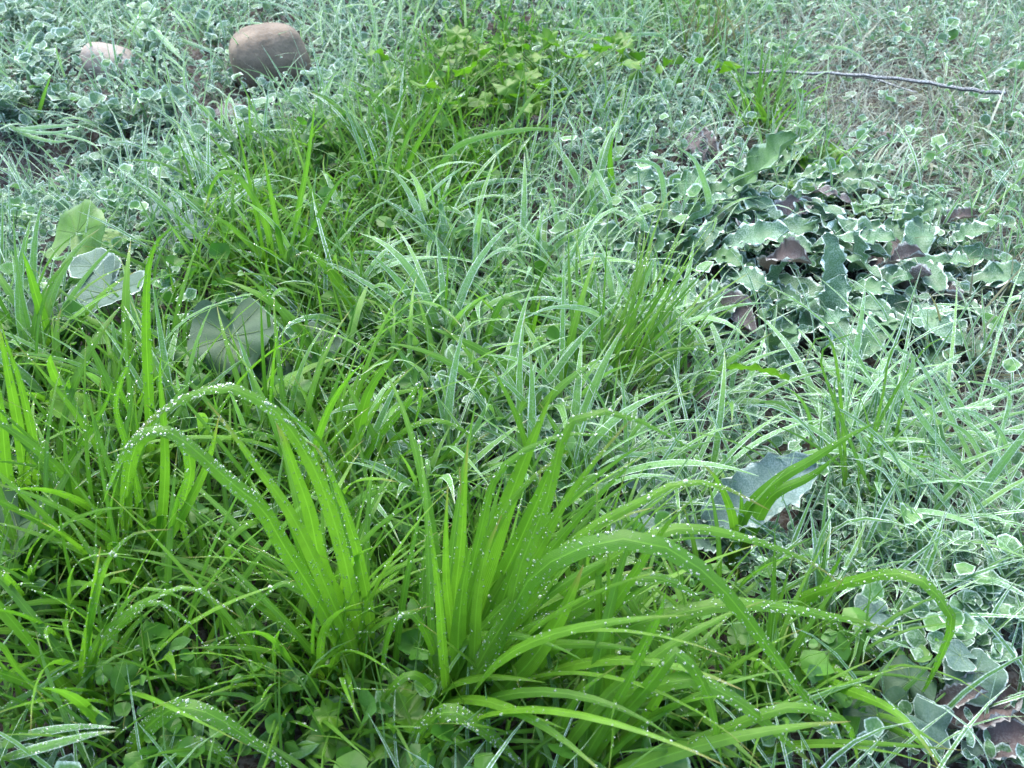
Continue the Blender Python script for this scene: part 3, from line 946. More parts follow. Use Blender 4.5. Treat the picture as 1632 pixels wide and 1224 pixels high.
tuft_blades(t23, P, 40, (0.06, 0.14), (0.002, 0.005), el=(25, 80), curl=(40, 120), frost=0.85, mat='blade', rad=0.10)
t24, P = tussock('grass_tussock', 620, 60, 'frosted bowed grass on the crest between the large cobble and the lobed plant')
tuft_blades(t24, P, 60, (0.06, 0.15), (0.002, 0.005), el=(25, 80), curl=(40, 120), frost=0.85, mat='blade', rad=0.14)
t25, P = tussock('grass_tussock', 285, 75, 'bundle of frosted flattened blades lying beside the pale stone')
for pts, wpx in [([(235, 40), (265, 70), (300, 105)], 9), ([(215, 25), (255, 55), (290, 90)], 9), ([(275, 62), (310, 72), (352, 90)], 9), ([(220, 90), (240, 86), (265, 92)], 8),
                 ([(205, 18), (230, 60), (280, 100), (310, 130)], 8), ([(270, 60), (320, 75), (355, 84)], 8)]:
    hero_blade(t25, feet(pz(pts[0][0] - 15, pts[0][1] + 22, 0)), pts, wpx, 0.9, dew=0, frost=0.9)
t26, P = tussock('grass_tussock', 40, 235, 'frosted straw blades lying in front of the dark hollow')
for pts, wpx in [([(20, 205), (75, 202), (140, 197)], 9), ([(15, 226), (70, 212), (130, 205)], 8), ([(80, 230), (130, 222), (155, 235), (175, 270)], 6), ([(30, 235), (80, 225), (120, 222)], 8)]:
    hero_blade(t26, feet(pz(pts[0][0] - 10, pts[0][1] + 14, 0)), pts, wpx, 0.9, dew=0, frost=0.9)
hero_blade(t26, feet(pz(55, 215, 0)), [(60, 185), (72, 145), (82, 118)], 8, 0.9, dew=0, frost=0.1)
t27, P = tussock('grass_tussock', 1255, 75, 'frosted straws and bowed blades lying along the twig')
for pts, wpx in [([(1175, 54), (1230, 64), (1300, 80)], 9), ([(1215, 92), (1260, 98), (1310, 106)], 8), ([(1305, 80), (1340, 76), (1370, 90), (1390, 112)], 8),
                 ([(1240, 70), (1300, 85), (1350, 92)], 8), ([(1150, 62), (1130, 90), (1100, 110)], 8)]:
    hero_blade(t27, feet(pz(pts[0][0] - 8, pts[0][1] + 18, 0)), pts, wpx, 0.9, dew=0, frost=0.9)
t28, P = tussock('grass_tussock', 660, 480, 'pale frosted blades bowed over green shoots in the middle')
for pts, wpx, fr in [([(690, 460), (650, 420), (590, 402), (545, 405)], 12, 0.75), ([(700, 450), (670, 430), (620, 415)], 11, 0.8), ([(640, 520), (700, 545), (770, 540)], 12, 0.7),
                     ([(700, 580), (735, 535), (740, 600)], 11, 0.6), ([(640, 620), (680, 590), (700, 545)], 10, 0.5), ([(770, 560), (800, 480), (830, 490), (860, 560)], 14, 0.05), ([(840, 560), (850, 520), (862, 470)], 12, 0.0)]:
    hero_blade(t28, feet(pz(pts[0][0], pts[0][1] + 40, 0)), pts, wpx, 0.8, dew=8, frost=fr)
tuft_blades(t28, P, 44, (0.07, 0.16), (0.002, 0.005), el=(35, 85), curl=(30, 120), frost=0.55, dew=6, mat='blade', rad=0.12)


# ------------------------------------------------------------------ smaller tufts, zone by zone
# low growth only: broad leaves, stones and bowed blades stay in sight here
KEEP = ((170, 520, 120, 75), (370, 590, 105, 75), (1215, 850, 120, 80), (1310, 480, 250, 140), (434, 145, 85, 45), (172, 130, 75, 40), (35, 910, 70, 60),
        (745, 1195, 90, 40), (340, 1190, 110, 40), (122, 400, 80, 50), (1540, 1160, 110, 70))


def zone(n, x0, x1, y0, y1):
    out = []
    while len(out) < n:
        px, py = random.uniform(x0, x1), random.uniform(y0, y1)
        if any(((px - a) / c) ** 2 + ((py - b) / d) ** 2 < 1 for a, b, c, d in KEEP):
            continue
        out.append((px, py))
    return out


ORD = ('first', 'second', 'third', 'fourth', 'fifth', 'sixth', 'seventh', 'eighth')


def rows(pts):
    """photo rows from the near edge back, each read from the left, so that every repeat can be pointed out"""
    pts = sorted(pts, key=lambda p: -p[1])
    nr = max(2, math.ceil(len(pts) / 6))
    per = math.ceil(len(pts) / nr)
    out = []
    for r in range(nr):
        row = sorted(pts[r * per:(r + 1) * per])
        for k, p in enumerate(row):
            tail = ('nearest row' if r == 0 else ORD[r] + ' row back') + ', ' + ('leftmost' if k == 0 else 'rightmost' if k == len(row) - 1 else ORD[k] + ' from left')
            out.append((p[0], p[1], tail))
    return out


def tuft_zone(n, box, label, group, **kw):
    nb = kw.pop('nb', (7, 13))
    for px, py, tail in rows(zone(n, *box)):
        P = pz(px, py, 0)
        root = thing('grass_tuft', P, label + ', ' + tail, 'grass tuft', group)
        k = dict(kw)
        f = k.pop('frost', None)
        k['frost'] = float(frost_at(P[0], P[1])) * 0.8 if f is None else f
        tuft_blades(root, P, random.randint(*nb), k.pop('length', (0.06, 0.14)), k.pop('width', (0.002, 0.005)), **k)


tuft_zone(24, (0, 560, 830, 1215), 'slim dewy tuft under the left-arching blades', 'tufts under the left-arching blades', length=(0.08, 0.19), el=(55, 88), curl=(10, 90), dew=9, frost=0.0, width=(0.002, 0.0062), mat='blade')
tuft_zone(18, (620, 1200, 900, 1218), 'slim green tuft at the big tussock foot', 'tufts at the foot of the big tussock', length=(0.07, 0.15), el=(50, 88), curl=(10, 80), dew=5, frost=0.0)
tuft_zone(20, (0, 520, 560, 830), 'dewy tuft in front of the kidney-shaped leaf', 'tufts behind the left-arching blades', length=(0.08, 0.17), el=(55, 88), curl=(10, 90), dew=7, frost=0.08, width=(0.003, 0.009), mat='blade')
tuft_zone(18, (520, 900, 560, 850), 'half-thawed tuft behind the big tussock', 'tufts behind the big tussock', length=(0.07, 0.16), el=(45, 88), curl=(20, 110), dew=6, frost=0.32, width=(0.003, 0.009), mat='blade')
tuft_zone(14, (860, 1180, 640, 860), 'small white-rimmed tuft under the arching blade tips', 'tufts under the arching tips', length=(0.06, 0.13), el=(35, 85), curl=(30, 110), dew=3, frost=0.55, width=(0.0025, 0.006), mat='blade')
tuft_zone(22, (540, 1080, 330, 600), 'frost-rimmed bowed tuft in the middle of the meadow', 'frosted tufts mid meadow', length=(0.07, 0.15), el=(30, 85), curl=(40, 130), frost=0.72, width=(0.003, 0.008), mat='blade', nv=5)
tuft_zone(12, (300, 640, 250, 420), 'half-frosted tuft at the edge of the frosted carpet', 'tufts edging the frosted carpet', length=(0.06, 0.14), el=(45, 88), curl=(20, 110), frost=0.35, width=(0.002, 0.005))
tuft_zone(10, (600, 1000, 150, 330), 'green tuft around the bright lobed plant', 'tufts around the lobed plant', length=(0.05, 0.12), el=(45, 88), curl=(10, 90), frost=0.2, width=(0.002, 0.0045))
tuft_zone(10, (1180, 1600, 600, 900), 'frosted bowed tuft below the dock patch', 'frosted tufts below the dock patch', length=(0.06, 0.13), el=(25, 80), curl=(30, 120), frost=0.75, width=(0.003, 0.007), mat='blade', nv=5)
tuft_zone(8, (1300, 1620, 860, 1100), 'frosted thin tuft among the scalloped leaves', 'frosted tufts in the lower corner', length=(0.05, 0.11), el=(35, 85), curl=(20, 90), frost=0.6)
tuft_zone(12, (20, 560, 10, 250), 'frosted grass tuft around the stones', 'frosted tufts around the stones', length=(0.05, 0.11), el=(20, 75), curl=(30, 110), frost=0.9, width=(0.002, 0.005), mat='blade', nv=5)
tuft_zone(14, (1150, 1620, 0, 330), 'thin frosted tuft around the twig', 'frosted tufts around the twig', length=(0.04, 0.11), el=(15, 70), curl=(20, 90), frost=0.6, width=(0.0012, 0.0035), nb=(10, 16), mat='dry')
tuft_zone(8, (1460, 1625, 330, 600), 'thin olive tuft on the slope beyond the dock patch', 'olive tufts on the slope', length=(0.05, 0.12), el=(15, 70), curl=(10, 60), frost=0.3, width=(0.001, 0.0025), mat='dry', nb=(12, 20))


# ------------------------------------------------------------------ dock patch: rosettes of long toothed leaves
def dock(label, bpx, leaves, name='dock_plant', extra=0):
    P0 = pz(*bpx)
    root = thing(name, P0, label, 'dock')
    for k, (b, t, wpx, fr, mat, hb, ht, roll) in enumerate(leaves):
        B, T = pz(b[0], b[1], hb + 0.008), pz(t[0], t[1], ht + 0.016)
        B, T = B - (T - B) * 0.08, T + (T - B) * 0.10
        wid = wpx / F * float((B - CP) @ FW) * 1.4
        me = strip_leaf(B, T, wid, M[mat], arch=random.uniform(0.05, 0.2), frost=fr, roll=R(roll), seed=int(b[0] * 7 + b[1]), wave=0.07 if mat != 'dead' else 0.11,
                        curl=0.0 if mat != 'dead' else 0.22, freq=23 if mat != 'dead' else 7)
        rel(link('leaf', me), root)
    for k in range(extra):
        a = random.uniform(0, 6.28)
        c = P0 + np.array([math.cos(a), math.sin(a), 0]) * random.uniform(0.01, 0.09)
        e = c + np.array([math.cos(a), math.sin(a), 0]) * random.uniform(0.045, 0.095)
        c[2] = float(g(c[0], c[1])) + 0.006; e[2] = float(g(e[0], e[1])) + random.uniform(0.006, 0.03)
        me = strip_leaf(c, e, random.uniform(0.024, 0.040), M['dead' if random.random() < 0.08 else 'dock'], arch=random.uniform(0.05, 0.25), frost=random.uniform(0.35, 0.7), roll=R(random.uniform(-25, 25)), seed=k * 13 + int(P0[0] * 1000), wave=0.09)
        rel(link('leaf', me), root)
    return root


dock('dock plant with one large upright green leaf, toothed and thinly rimmed with frost', (1178, 325), [
    ((1176, 320), (1266, 228), 62, 0.22, 'dock', 0.0, 0.075, 35),
    ((1075, 318), (1130, 282), 46, 0.40, 'dock', 0.01, 0.03, 20),
    ((1100, 330), (1160, 300), 34, 0.35, 'dock', 0.01, 0.03, 10),
    ((1120, 340), (1158, 318), 22, 0.75, 'dock', 0.015, 0.03, 15),
    ((1104, 360), (1106, 330), 24, 0.5, 'dock', 0.01, 0.035, 10)], extra=22)
dock('frosted dock rosette with a pale oval leaf lying flat beside the bent straps', (1150, 405), [
    ((1160, 393), (1250, 372), 42, 0.72, 'dock', 0.015, 0.035, 25),
    ((1045, 436), (1075, 380), 46, 0.30, 'dock', 0.005, 0.035, -10),
    ((1080, 424), (1122, 392), 40, 0.35, 'dock', 0.005, 0.03, 15),
    ((1170, 448), (1218, 468), 38, 0.45, 'dock', 0.015, 0.02, 20),
    ((1195, 492), (1232, 458), 34, 0.65, 'dock', 0.01, 0.03, -15),
    ((1130, 415), (1180, 425), 36, 0.3, 'dock', 0.01, 0.02, 20),
    ((1234, 438), (1290, 424), 42, 0.35, 'dead', 0.01, 0.04, 30)], extra=22)
dock('dock rosette with tall narrow frost-edged leaves at the centre of the patch', (1310, 475), [
    ((1308, 470), (1313, 378), 42, 0.62, 'dock', 0.01, 0.055, 10),
    ((1326, 514), (1348, 444), 46, 0.70, 'dock', 0.01, 0.045, -12),
    ((1349, 428), (1358, 374), 48, 0.60, 'dock', 0.01, 0.04, 12),
    ((1372, 404), (1424, 386), 38, 0.55, 'dock', 0.01, 0.03, 20),
    ((1305, 532), (1354, 508), 32, 0.62, 'dock', 0.01, 0.03, 25),
    ((1270, 522), (1308, 474), 26, 0.5, 'dock', 0.01, 0.035, -30),
    ((1232, 396), (1288, 402), 32, 0.55, 'dock', 0.01, 0.02, 20),
    ((1238, 566), (1270, 538), 40, 0.22, 'dock', 0.01, 0.035, 10),
    ((1230, 520), (1262, 485), 34, 0.6, 'dock', 0.005, 0.03, -10),
    ((1148, 512), (1200, 492), 34, 0.6, 'dead', 0.01, 0.03, 20)], extra=22)
dock('dock rosette with curled purplish dying leaves at the far side of the patch', (1420, 470), [
    ((1420, 438), (1472, 412), 30, 0.45, 'dead', 0.01, 0.035, 25),
    ((1444, 470), (1482, 442), 32, 0.6, 'dead', 0.01, 0.03, -20),
    ((1398, 476), (1452, 448), 44, 0.5, 'dock', 0.005, 0.03, 15),
    ((1362, 488), (1424, 512), 30, 0.6, 'dock', 0.01, 0.015, 30),
    ((1358, 462), (1420, 470), 30, 0.6, 'dock', 0.012, 0.02, 25),
    ((1450, 503), (1526, 548), 36, 0.72, 'dock', 0.02, 0.015, 25),
    ((1425, 545), (1460, 520), 40, 0.2, 'dock', 0.0, 0.025, 10),
    ((1375, 520), (1440, 530), 30, 0.4, 'dock', 0.005, 0.02, 10),
    ((1465, 430), (1500, 470), 34, 0.5, 'dock', 0.01, 0.02, 20),
    ((1480, 470), (1530, 480), 30, 0.45, 'dead', 0.01, 0.02, 10)], extra=22)
dock('dock leaves in a loose bunch on the slope beyond the purplish rosette', (1520, 395), [
    ((1518, 396), (1578, 372), 34, 0.45, 'dock', 0.01, 0.03, 20),
    ((1508, 360), (1555, 348), 26, 0.55, 'dead', 0.01, 0.02, 25),
    ((1450, 380), (1470, 340), 36, 0.6, 'dock', 0.005, 0.03, 10),
    ((1500, 430), (1540, 425), 30, 0.5, 'dock', 0.005, 0.02, 20)])
dock('low dock rosette half under the bent frosted straps', (1075, 405), [
    ((1060, 400), (1020, 372), 34, 0.45, 'dock', 0.005, 0.03, -15),
    ((1085, 410), (1112, 372), 36, 0.5, 'dock', 0.005, 0.035, 10)], extra=14)
dock('dock rosette of wide overlapping leaves between the pale oval leaf and the tall narrow ones', (1245, 470), [
    ((1240, 470), (1262, 420), 40, 0.5, 'dock', 0.005, 0.035, -10),
    ((1255, 490), (1300, 500), 36, 0.55, 'dock', 0.005, 0.02, 20)], extra=18)
dock('flat greyish dead leaf pair in the lower corner', (1540, 1140), [
    ((1500, 1165), (1610, 1120), 75, 0.32, 'dead', 0.0, 0.004, 2),
    ((1560, 1215), (1640, 1180), 60, 0.4, 'dead', 0.0, 0.004, -3),
    ((1500, 1125), (1570, 1105), 30, 0.5, 'dead', 0.015, 0.03, 20)], name='dead_leaf_pair')
dock('single upright green arrow leaf behind the thin bright tuft', (1180, 600), [
    ((1250, 606), (1163, 590), 34, 0.0, 'bright', 0.06, 0.06, 40)], name='arrow_leaf_plant')


# ------------------------------------------------------------------ mallow plants: pleated round leaves on stalks
def mallow(label, leaves, name='mallow_plant', cat='mallow', mat='mallow', kind='mallow'):
    px, py = leaves[0][0], leaves[0][1]
    P0 = pz(px, py + 12, 0)
    root = thing(name, P0, label, cat)
    for k, (px, py, rpx, h, azd, pitch, roll, fr) in enumerate(leaves):
        c = pz(px, py, h)
        size = 2 * rpx / F * float((c - CP) @ FW) * 1.0
        Rm = rot_az(R(azd), R(pitch), R(roll))
        off = Rm @ Vector((0.425 * size, 0, 0))
        o0 = c - np.array(off[:])
        i = (k * 2 + int(px)) % len(LIB[kind])
        lf = put_leaf(root, kind, o0, size, R(azd), R(pitch), R(roll), fr, mat, i=i)
        foot = c.copy(); foot[2] = float(g(c[0], c[1])) - 0.003
        foot = foot + np.array([-math.cos(R(azd)), -math.sin(R(azd)), 0]) * 0.02; foot[2] = float(g(foot[0], foot[1])) - 0.003
        hub = c.copy()
        if kind == 'mallow':
            # raised veins: sub-part of the leaf, radiating from where the stalk joins
            V, Q, T, A = LIB[kind][i]
            res, nr = 61, len(A) // 61
            paths = []
            for th in (8, 17, 24, 30, 36, 43, 52):
                col_ = V.reshape(nr, res, 3)[:nr - 1, th]
                paths.append(col_ + np.array([0, 0, 0.006]))
            vo = link('veins', tube_mesh(paths, 0.0045, 0.0015, M['stem'], 4, fr * 0.4))
            vo.parent = lf
        q = spline([foot, foot * 0.5 + hub * 0.5 + np.array([0, 0, 0.004]), hub - np.array([0, 0, 0.001])], 8)
        rel(link('stalk', tube_mesh([q], 0.0016, 0.0012, M['stem'], 5, fr)), root)
    return root


# azimuth 90 = tip away from the camera, 270 = towards it
mallow('big blue-white frosted mallow leaf drooping toward the viewer', [(166, 468, 70, 0.048, 235, -12, 8, 0.5), (150, 425, 40, 0.05, 100, 10, 0, 0.5)])
mallow('kidney-shaped dark green leaf with a fine white rim and pale veins', [(370, 535, 70, 0.055, 285, -18, 6, 0.16), (335, 565, 34, 0.03, 200, -20, 10, 0.3)])
mallow('dark green leaf half hidden beside the kidney-shaped leaf', [(490, 555, 52, 0.03, 300, -15, 0, 0.25), (430, 590, 36, 0.03, 250, -20, 0, 0.15)])
mallow('backlit yellow-green round leaf raised behind the big blue-white leaf', [(122, 372, 56, 0.05, 80, 34, -20, 0.14), (165, 385, 34, 0.03, 30, 10, 0, 0.2)], mat='bright')
mallow('folded plain green leaf beside the tall dewy blade', [(122, 650, 46, 0.07, 150, 30, 30, 0.0)], mat='bright')
mallow('large dark green leaf at the photo edge under the upright blades', [(28, 840, 70, 0.06, 250, -25, 10, 0.04), (10, 900, 50, 0.04, 300, -20, 0, 0.03)])
mallow('dark leaf with a frosted edge left of the drooping blue-white leaf', [(72, 505, 44, 0.045, 250, -30, -15, 0.35)])
dock('large pale pointed frosted leaf under the slanting green blades', (1150, 870), [
    ((1120, 855), (1285, 752), 84, 0.95, 'mallow', 0.012, 0.03, 18),
    ((1150, 870), (1075, 850), 50, 0.5, 'mallow', 0.01, 0.02, -15)], name='broad_leaf_plant')
mallow('frosted bluish leaf under the arching tips near the bare gap', [(1040, 780, 46, 0.025, 20, 5, 10, 0.7), (1010, 845, 40, 0.025, 300, -10, 0, 0.7), (1085, 745, 36, 0.02, 60, 0, 0, 0.7)])
mallow('scalloped leaf thick with hoar beside the bowed dewy blades', [(1398, 978, 44, 0.035, 200, -8, 10, 0.8), (1420, 1010, 34, 0.03, 300, -15, -8, 0.85)], kind='lobed')
mallow('scalloped green leaf with frosted rim in the lower corner', [(1555, 1070, 48, 0.04, 280, -12, 6, 0.38), (1530, 1045, 30, 0.045, 150, 10, 0, 0.6)])
mallow('scalloped pale leaf standing at the edge of the grey dead leaf', [(1480, 1155, 50, 0.04, 320, -25, 10, 0.4)], kind='lobed')
mallow('plain green scalloped leaf under the hanging blade', [(1400, 1140, 54, 0.03, 260, -20, 0, 0.15), (1450, 1085, 44, 0.035, 80, 10, 0, 0.15), (1340, 1075, 52, 0.02, 230, -10, 0, 0.25)])
mallow('trio of small round rimmed leaves lying on the grey dead leaf', [(1543, 1160, 17, 0.02, 90, 5, 0, 0.5), (1549, 1195, 19, 0.02, 270, 0, 0, 0.45), (1578, 1185, 19, 0.02, 0, 0, 0, 0.45)], kind='round')
mallow('frosted curled leaf between the tall fresh blades and the carpet', [(300, 355, 36, 0.03, 240, -15, 10, 0.85), (410, 310, 32, 0.03, 30, 0, 0, 0.9), (265, 330, 26, 0.03, 120, 0, 0, 0.8)])
mallow('soft green lobed leaf above the arch of the left-arching tussock', [(462, 622, 42, 0.05, 80, 25, 0, 0.08), (300, 560, 34, 0.04, 60, 10, 0, 0.15)], kind='lobed', mat='weed')


# ------------------------------------------------------------------ bright lobed plants
def lobed_plant(px, py, n, spread_px, label, frost=0.0, size=(0.020, 0.032), mat='bright', kind='lobed', hgt=(0.02, 0.07), group=None, name='lobed_plant'):
    P = pz(px, py, 0)
    root = thing(name, P, label, 'plant', group)
    sp = spread_px / F * float((P - CP) @ FW)
    for k in range(n):
        a = random.uniform(0, 6.28)
        rr = sp * math.sqrt(random.random())
        q = np.array([P[0] + rr * math.cos(a), P[1] + rr * math.sin(a), 0])
        q[2] = float(g(q[0], q[1])) + random.uniform(*hgt)
        s = random.uniform(*size)
        put_leaf(root, kind, q, s, a, R(random.uniform(-20, 45)), R(random.uniform(-25, 25)), np.clip(frost + random.uniform(-.15, .2) * (frost > 0), 0, 1), mat)
        rel(link('stalk', tube_mesh([spline([P, (P + q) / 2 + np.array([0, 0, 0.01]), q], 6)], 0.0009, 0.0007, M['stem'], 4, frost * 0.6)), root)


lobed_plant(730, 185, 34, 110, 'bright green lobed plant thawed on the crest, its near half', size=(0.022, 0.036), hgt=(0.025, 0.085))
lobed_plant(890, 165, 36, 125, 'bright green lobed plant thawed on the crest, its far half', size=(0.022, 0.036), hgt=(0.025, 0.09))
lobed_plant(805, 225, 14, 60, 'bright green lobed leaves overhanging the brown clod', size=(0.020, 0.034), hgt=(0.02, 0.07))
lobed_plant(1295, 285, 26, 42, 'yellow-green scalloped plant beside the upright toothed leaf', size=(0.014, 0.022), hgt=(0.01, 0.03))
lobed_plant(1275, 345, 12, 30, 'small yellow-green scalloped plant in the dock patch', size=(0.014, 0.022), hgt=(0.01, 0.03), frost=0.12)
lobed_plant(1370, 350, 16, 55, 'scalloped green plant rimmed with frost behind the dock patch', size=(0.014, 0.024), hgt=(0.01, 0.03), frost=0.45, mat='weed')
lobed_plant(700, 185, 12, 60, 'frosted lobed plant on the near side of the bright one', frost=0.7, mat='weed', hgt=(0.01, 0.04))
lobed_plant(900, 135, 12, 50, 'pale frosted round-leaved plant beside the bright lobed one', frost=0.65, mat='weed', kind='round', size=(0.016, 0.028), hgt=(0.01, 0.05))
lobed_plant(1040, 160, 6, 20, 'small fresh green seedling standing on the frosted crest', kind='oval', size=(0.03, 0.045), hgt=(0.02, 0.06))
lobed_plant(1118, 165, 5, 18, 'small fresh green seedling above the folded strap blades', kind='oval', size=(0.03, 0.045), hgt=(0.02, 0.06))
lobed_plant(978, 25, 6, 16, 'bright upright leaves on the far crest', kind='oval', size=(0.03, 0.05), hgt=(0.03, 0.07))
lobed_plant(690, 30, 5, 14, 'single bright leaf bunch on the far crest above the frosted grass', kind='oval', size=(0.03, 0.05), hgt=(0.02, 0.06))
lobed_plant(590, 1195, 8, 35, 'lobed green plant at the bottom edge left of the bowed blade', size=(0.020, 0.03), hgt=(0.02, 0.05))
lobed_plant(650, 1020, 7, 30, 'soft green lobed leaves behind the thin drooping blade', size=(0.018, 0.028), hgt=(0.02, 0.05), mat='weed')
lobed_plant(470, 760, 8, 50, 'round green leaves in the gap between the arching blades', kind='round', size=(0.016, 0.026), hgt=(0.01, 0.05), mat='weed')
lobed_plant(1080, 1140, 6, 35, 'toothed green leaves between the spreading blades at the bottom', size=(0.022, 0.032), hgt=(0.01, 0.03), mat='weed')
lobed_plant(1300, 1120, 10, 60, 'low green lobed plant in the shade of the spreading blades', size=(0.018, 0.028), hgt=(0.005, 0.03), mat='weed', frost=0.1)
lobed_plant(1590, 960, 10, 45, 'pale round-leaved plant near the photo edge above the corner', kind='round', size=(0.014, 0.022), hgt=(0.01, 0.04), mat='weed', frost=0.5)
lobed_plant(1610, 520, 6, 25, 'soft green clover-like leaves on the slope at the photo edge', size=(0.018, 0.028), hgt=(0.01, 0.03), mat='weed', frost=0.25)

# small leafy weeds, countable
for px, py, n, lab, fr, h in [
    (470, 1190, 4, 'glossy green weed with opposite leaves at the bottom edge', 0.0, (0.02, 0.05)),
    (235, 1130, 4, 'pale weed with cupped leaves above the short bowed blades', 0.2, (0.02, 0.05)),
    (40, 1010, 4, 'green weed with paired leaves near the photo edge', 0.0, (0.03, 0.06)),
    (110, 930, 4, 'small weed with paired leaves in the dark left gap', 0.0, (0.03, 0.06)),
    (430, 1090, 4, 'low green weed under the left-arching tussock', 0.0, (0.02, 0.05)),
    (350, 1200, 3, 'low weed behind the short bowed blades', 0.0, (0.01, 0.04)),
    (130, 1215, 4, 'feathery pale weed in the bottom left gap', 0.3, (0.01, 0.03)),
]:
    weed(pz(px, py, 0), lab, None, n, (0.016, 0.026), h, 'oval', fr, 'weed', spread=0.025)


def weed_zone(n, box, label, group, **kw):
    for px, py, tail in rows(zone(n, *box)):
        P = pz(px, py, 0)
        k = dict(kw)
        f = k.pop('frost', None)
        weed(P, label + ', ' + tail, group, frost=float(frost_at(P[0], P[1])) if f is None else f, **k)


weed_zone(34, (0, 560, 0, 330), 'tiny frost-covered weed around the stones', 'weeds around the stones', nst=4, size=(0.012, 0.022), hgt=(0.012, 0.045), kind='round', mat='cover')
weed_zone(20, (560, 1180, 0, 260), 'tiny frosted weed around the bright lobed plant', 'weeds on the crest', nst=3, size=(0.009, 0.016), hgt=(0.01, 0.035), kind='round', mat='cover')
weed_zone(18, (1160, 1620, 40, 340), 'tiny frosted weed around the twig', 'weeds around the twig', nst=3, size=(0.007, 0.012), hgt=(0.008, 0.025), kind='round', mat='cover')
KEEP = ()
weed_zone(26, (1090, 1560, 320, 560), 'tiny white-rimmed weed between the dock leaves', 'weeds between dock leaves', nst=3, size=(0.008, 0.013), hgt=(0.008, 0.028), kind='round', frost=0.75)
weed_zone(16, (1180, 1460, 820, 960), 'white-tipped small weed beside the big tussock', 'weeds beside the big tussock', nst=4, size=(0.008, 0.014), hgt=(0.015, 0.04), frost=0.8)
weed_zone(14, (1380, 1620, 840, 1080), 'small frosted weed among the scalloped corner leaves', 'weeds in the lower corner', nst=3, size=(0.009, 0.015), hgt=(0.012, 0.035), kind='round', frost=0.65)
weed_zone(16, (640, 960, 560, 760), 'small frosted cupped weed behind the big tussock', 'weeds behind the big tussock', nst=4, size=(0.008, 0.013), hgt=(0.012, 0.045), frost=0.65, kind='round')
weed_zone(14, (880, 1180, 740, 900), 'small white weed under the arching tips', 'weeds under the arching tips', nst=4, size=(0.008, 0.013), hgt=(0.01, 0.03), frost=0.85)
weed_zone(24, (0, 520, 330, 620), 'small half-frosted weed around the mallow leaves', 'weeds around the mallow', nst=4, size=(0.008, 0.014), hgt=(0.015, 0.05), frost=0.4, kind='round')
weed_zone(20, (0, 560, 640, 1220), 'small green weed under the left-arching blades', 'weeds under the left-arching blades', nst=4, size=(0.010, 0.018), hgt=(0.012, 0.05), frost=0.0)
weed_zone(14, (600, 1250, 900, 1220), 'small green weed under the big tussock', 'weeds under the big tussock', nst=3, size=(0.010, 0.018), hgt=(0.01, 0.03), frost=0.0)


# ------------------------------------------------------------------ what nobody could count
def sample(n, fn=None, margin=0.25):
    out = np.zeros((0, 2))
    while len(out) < n:
        q = np.stack([rng.uniform(-1.6, 1.6, n * 2), rng.uniform(0.18, 2.4, n * 2)], 1)
        z = g(q[:, 0], q[:, 1])
        den = q[:, 1] * FW[1] + (z - H) * FW[2]
        px = 816 + F * q[:, 0] / den; py = 612 - F * (q[:, 1] * UP[1] + (z - H) * UP[2]) / den
        ok = (np.abs(px - 816) < 816 * (1 + margin)) & (np.abs(py - 612) < 612 * (1 + margin))
        d = np.ones(len(q)) if fn is None else fn(px, py, q)
        ok &= rng.random(len(q)) < d
        out = np.vstack([out, q[ok]])
    return out[:n]


def blob(px, py, cx, cy, rx, ry):
    return np.exp(-(((px - cx) / rx) ** 2 + ((py - cy) / ry) ** 2) ** 2)


def bare(px, py):
    b = 0
    for a in ((70, 275, 120, 40), (375, 185, 70, 35), (330, 90, 40, 40), (850, 215, 70, 25), (1180, 230, 60, 40), (1390, 180, 140, 60), (1440, 460, 90, 40), (1180, 500, 60, 40), (1130, 660, 50, 30), (150, 1165, 70, 25), (434, 80, 60, 50), (172, 100, 45, 25)):
        b = np.maximum(b, blob(px, py, *a))
    return b


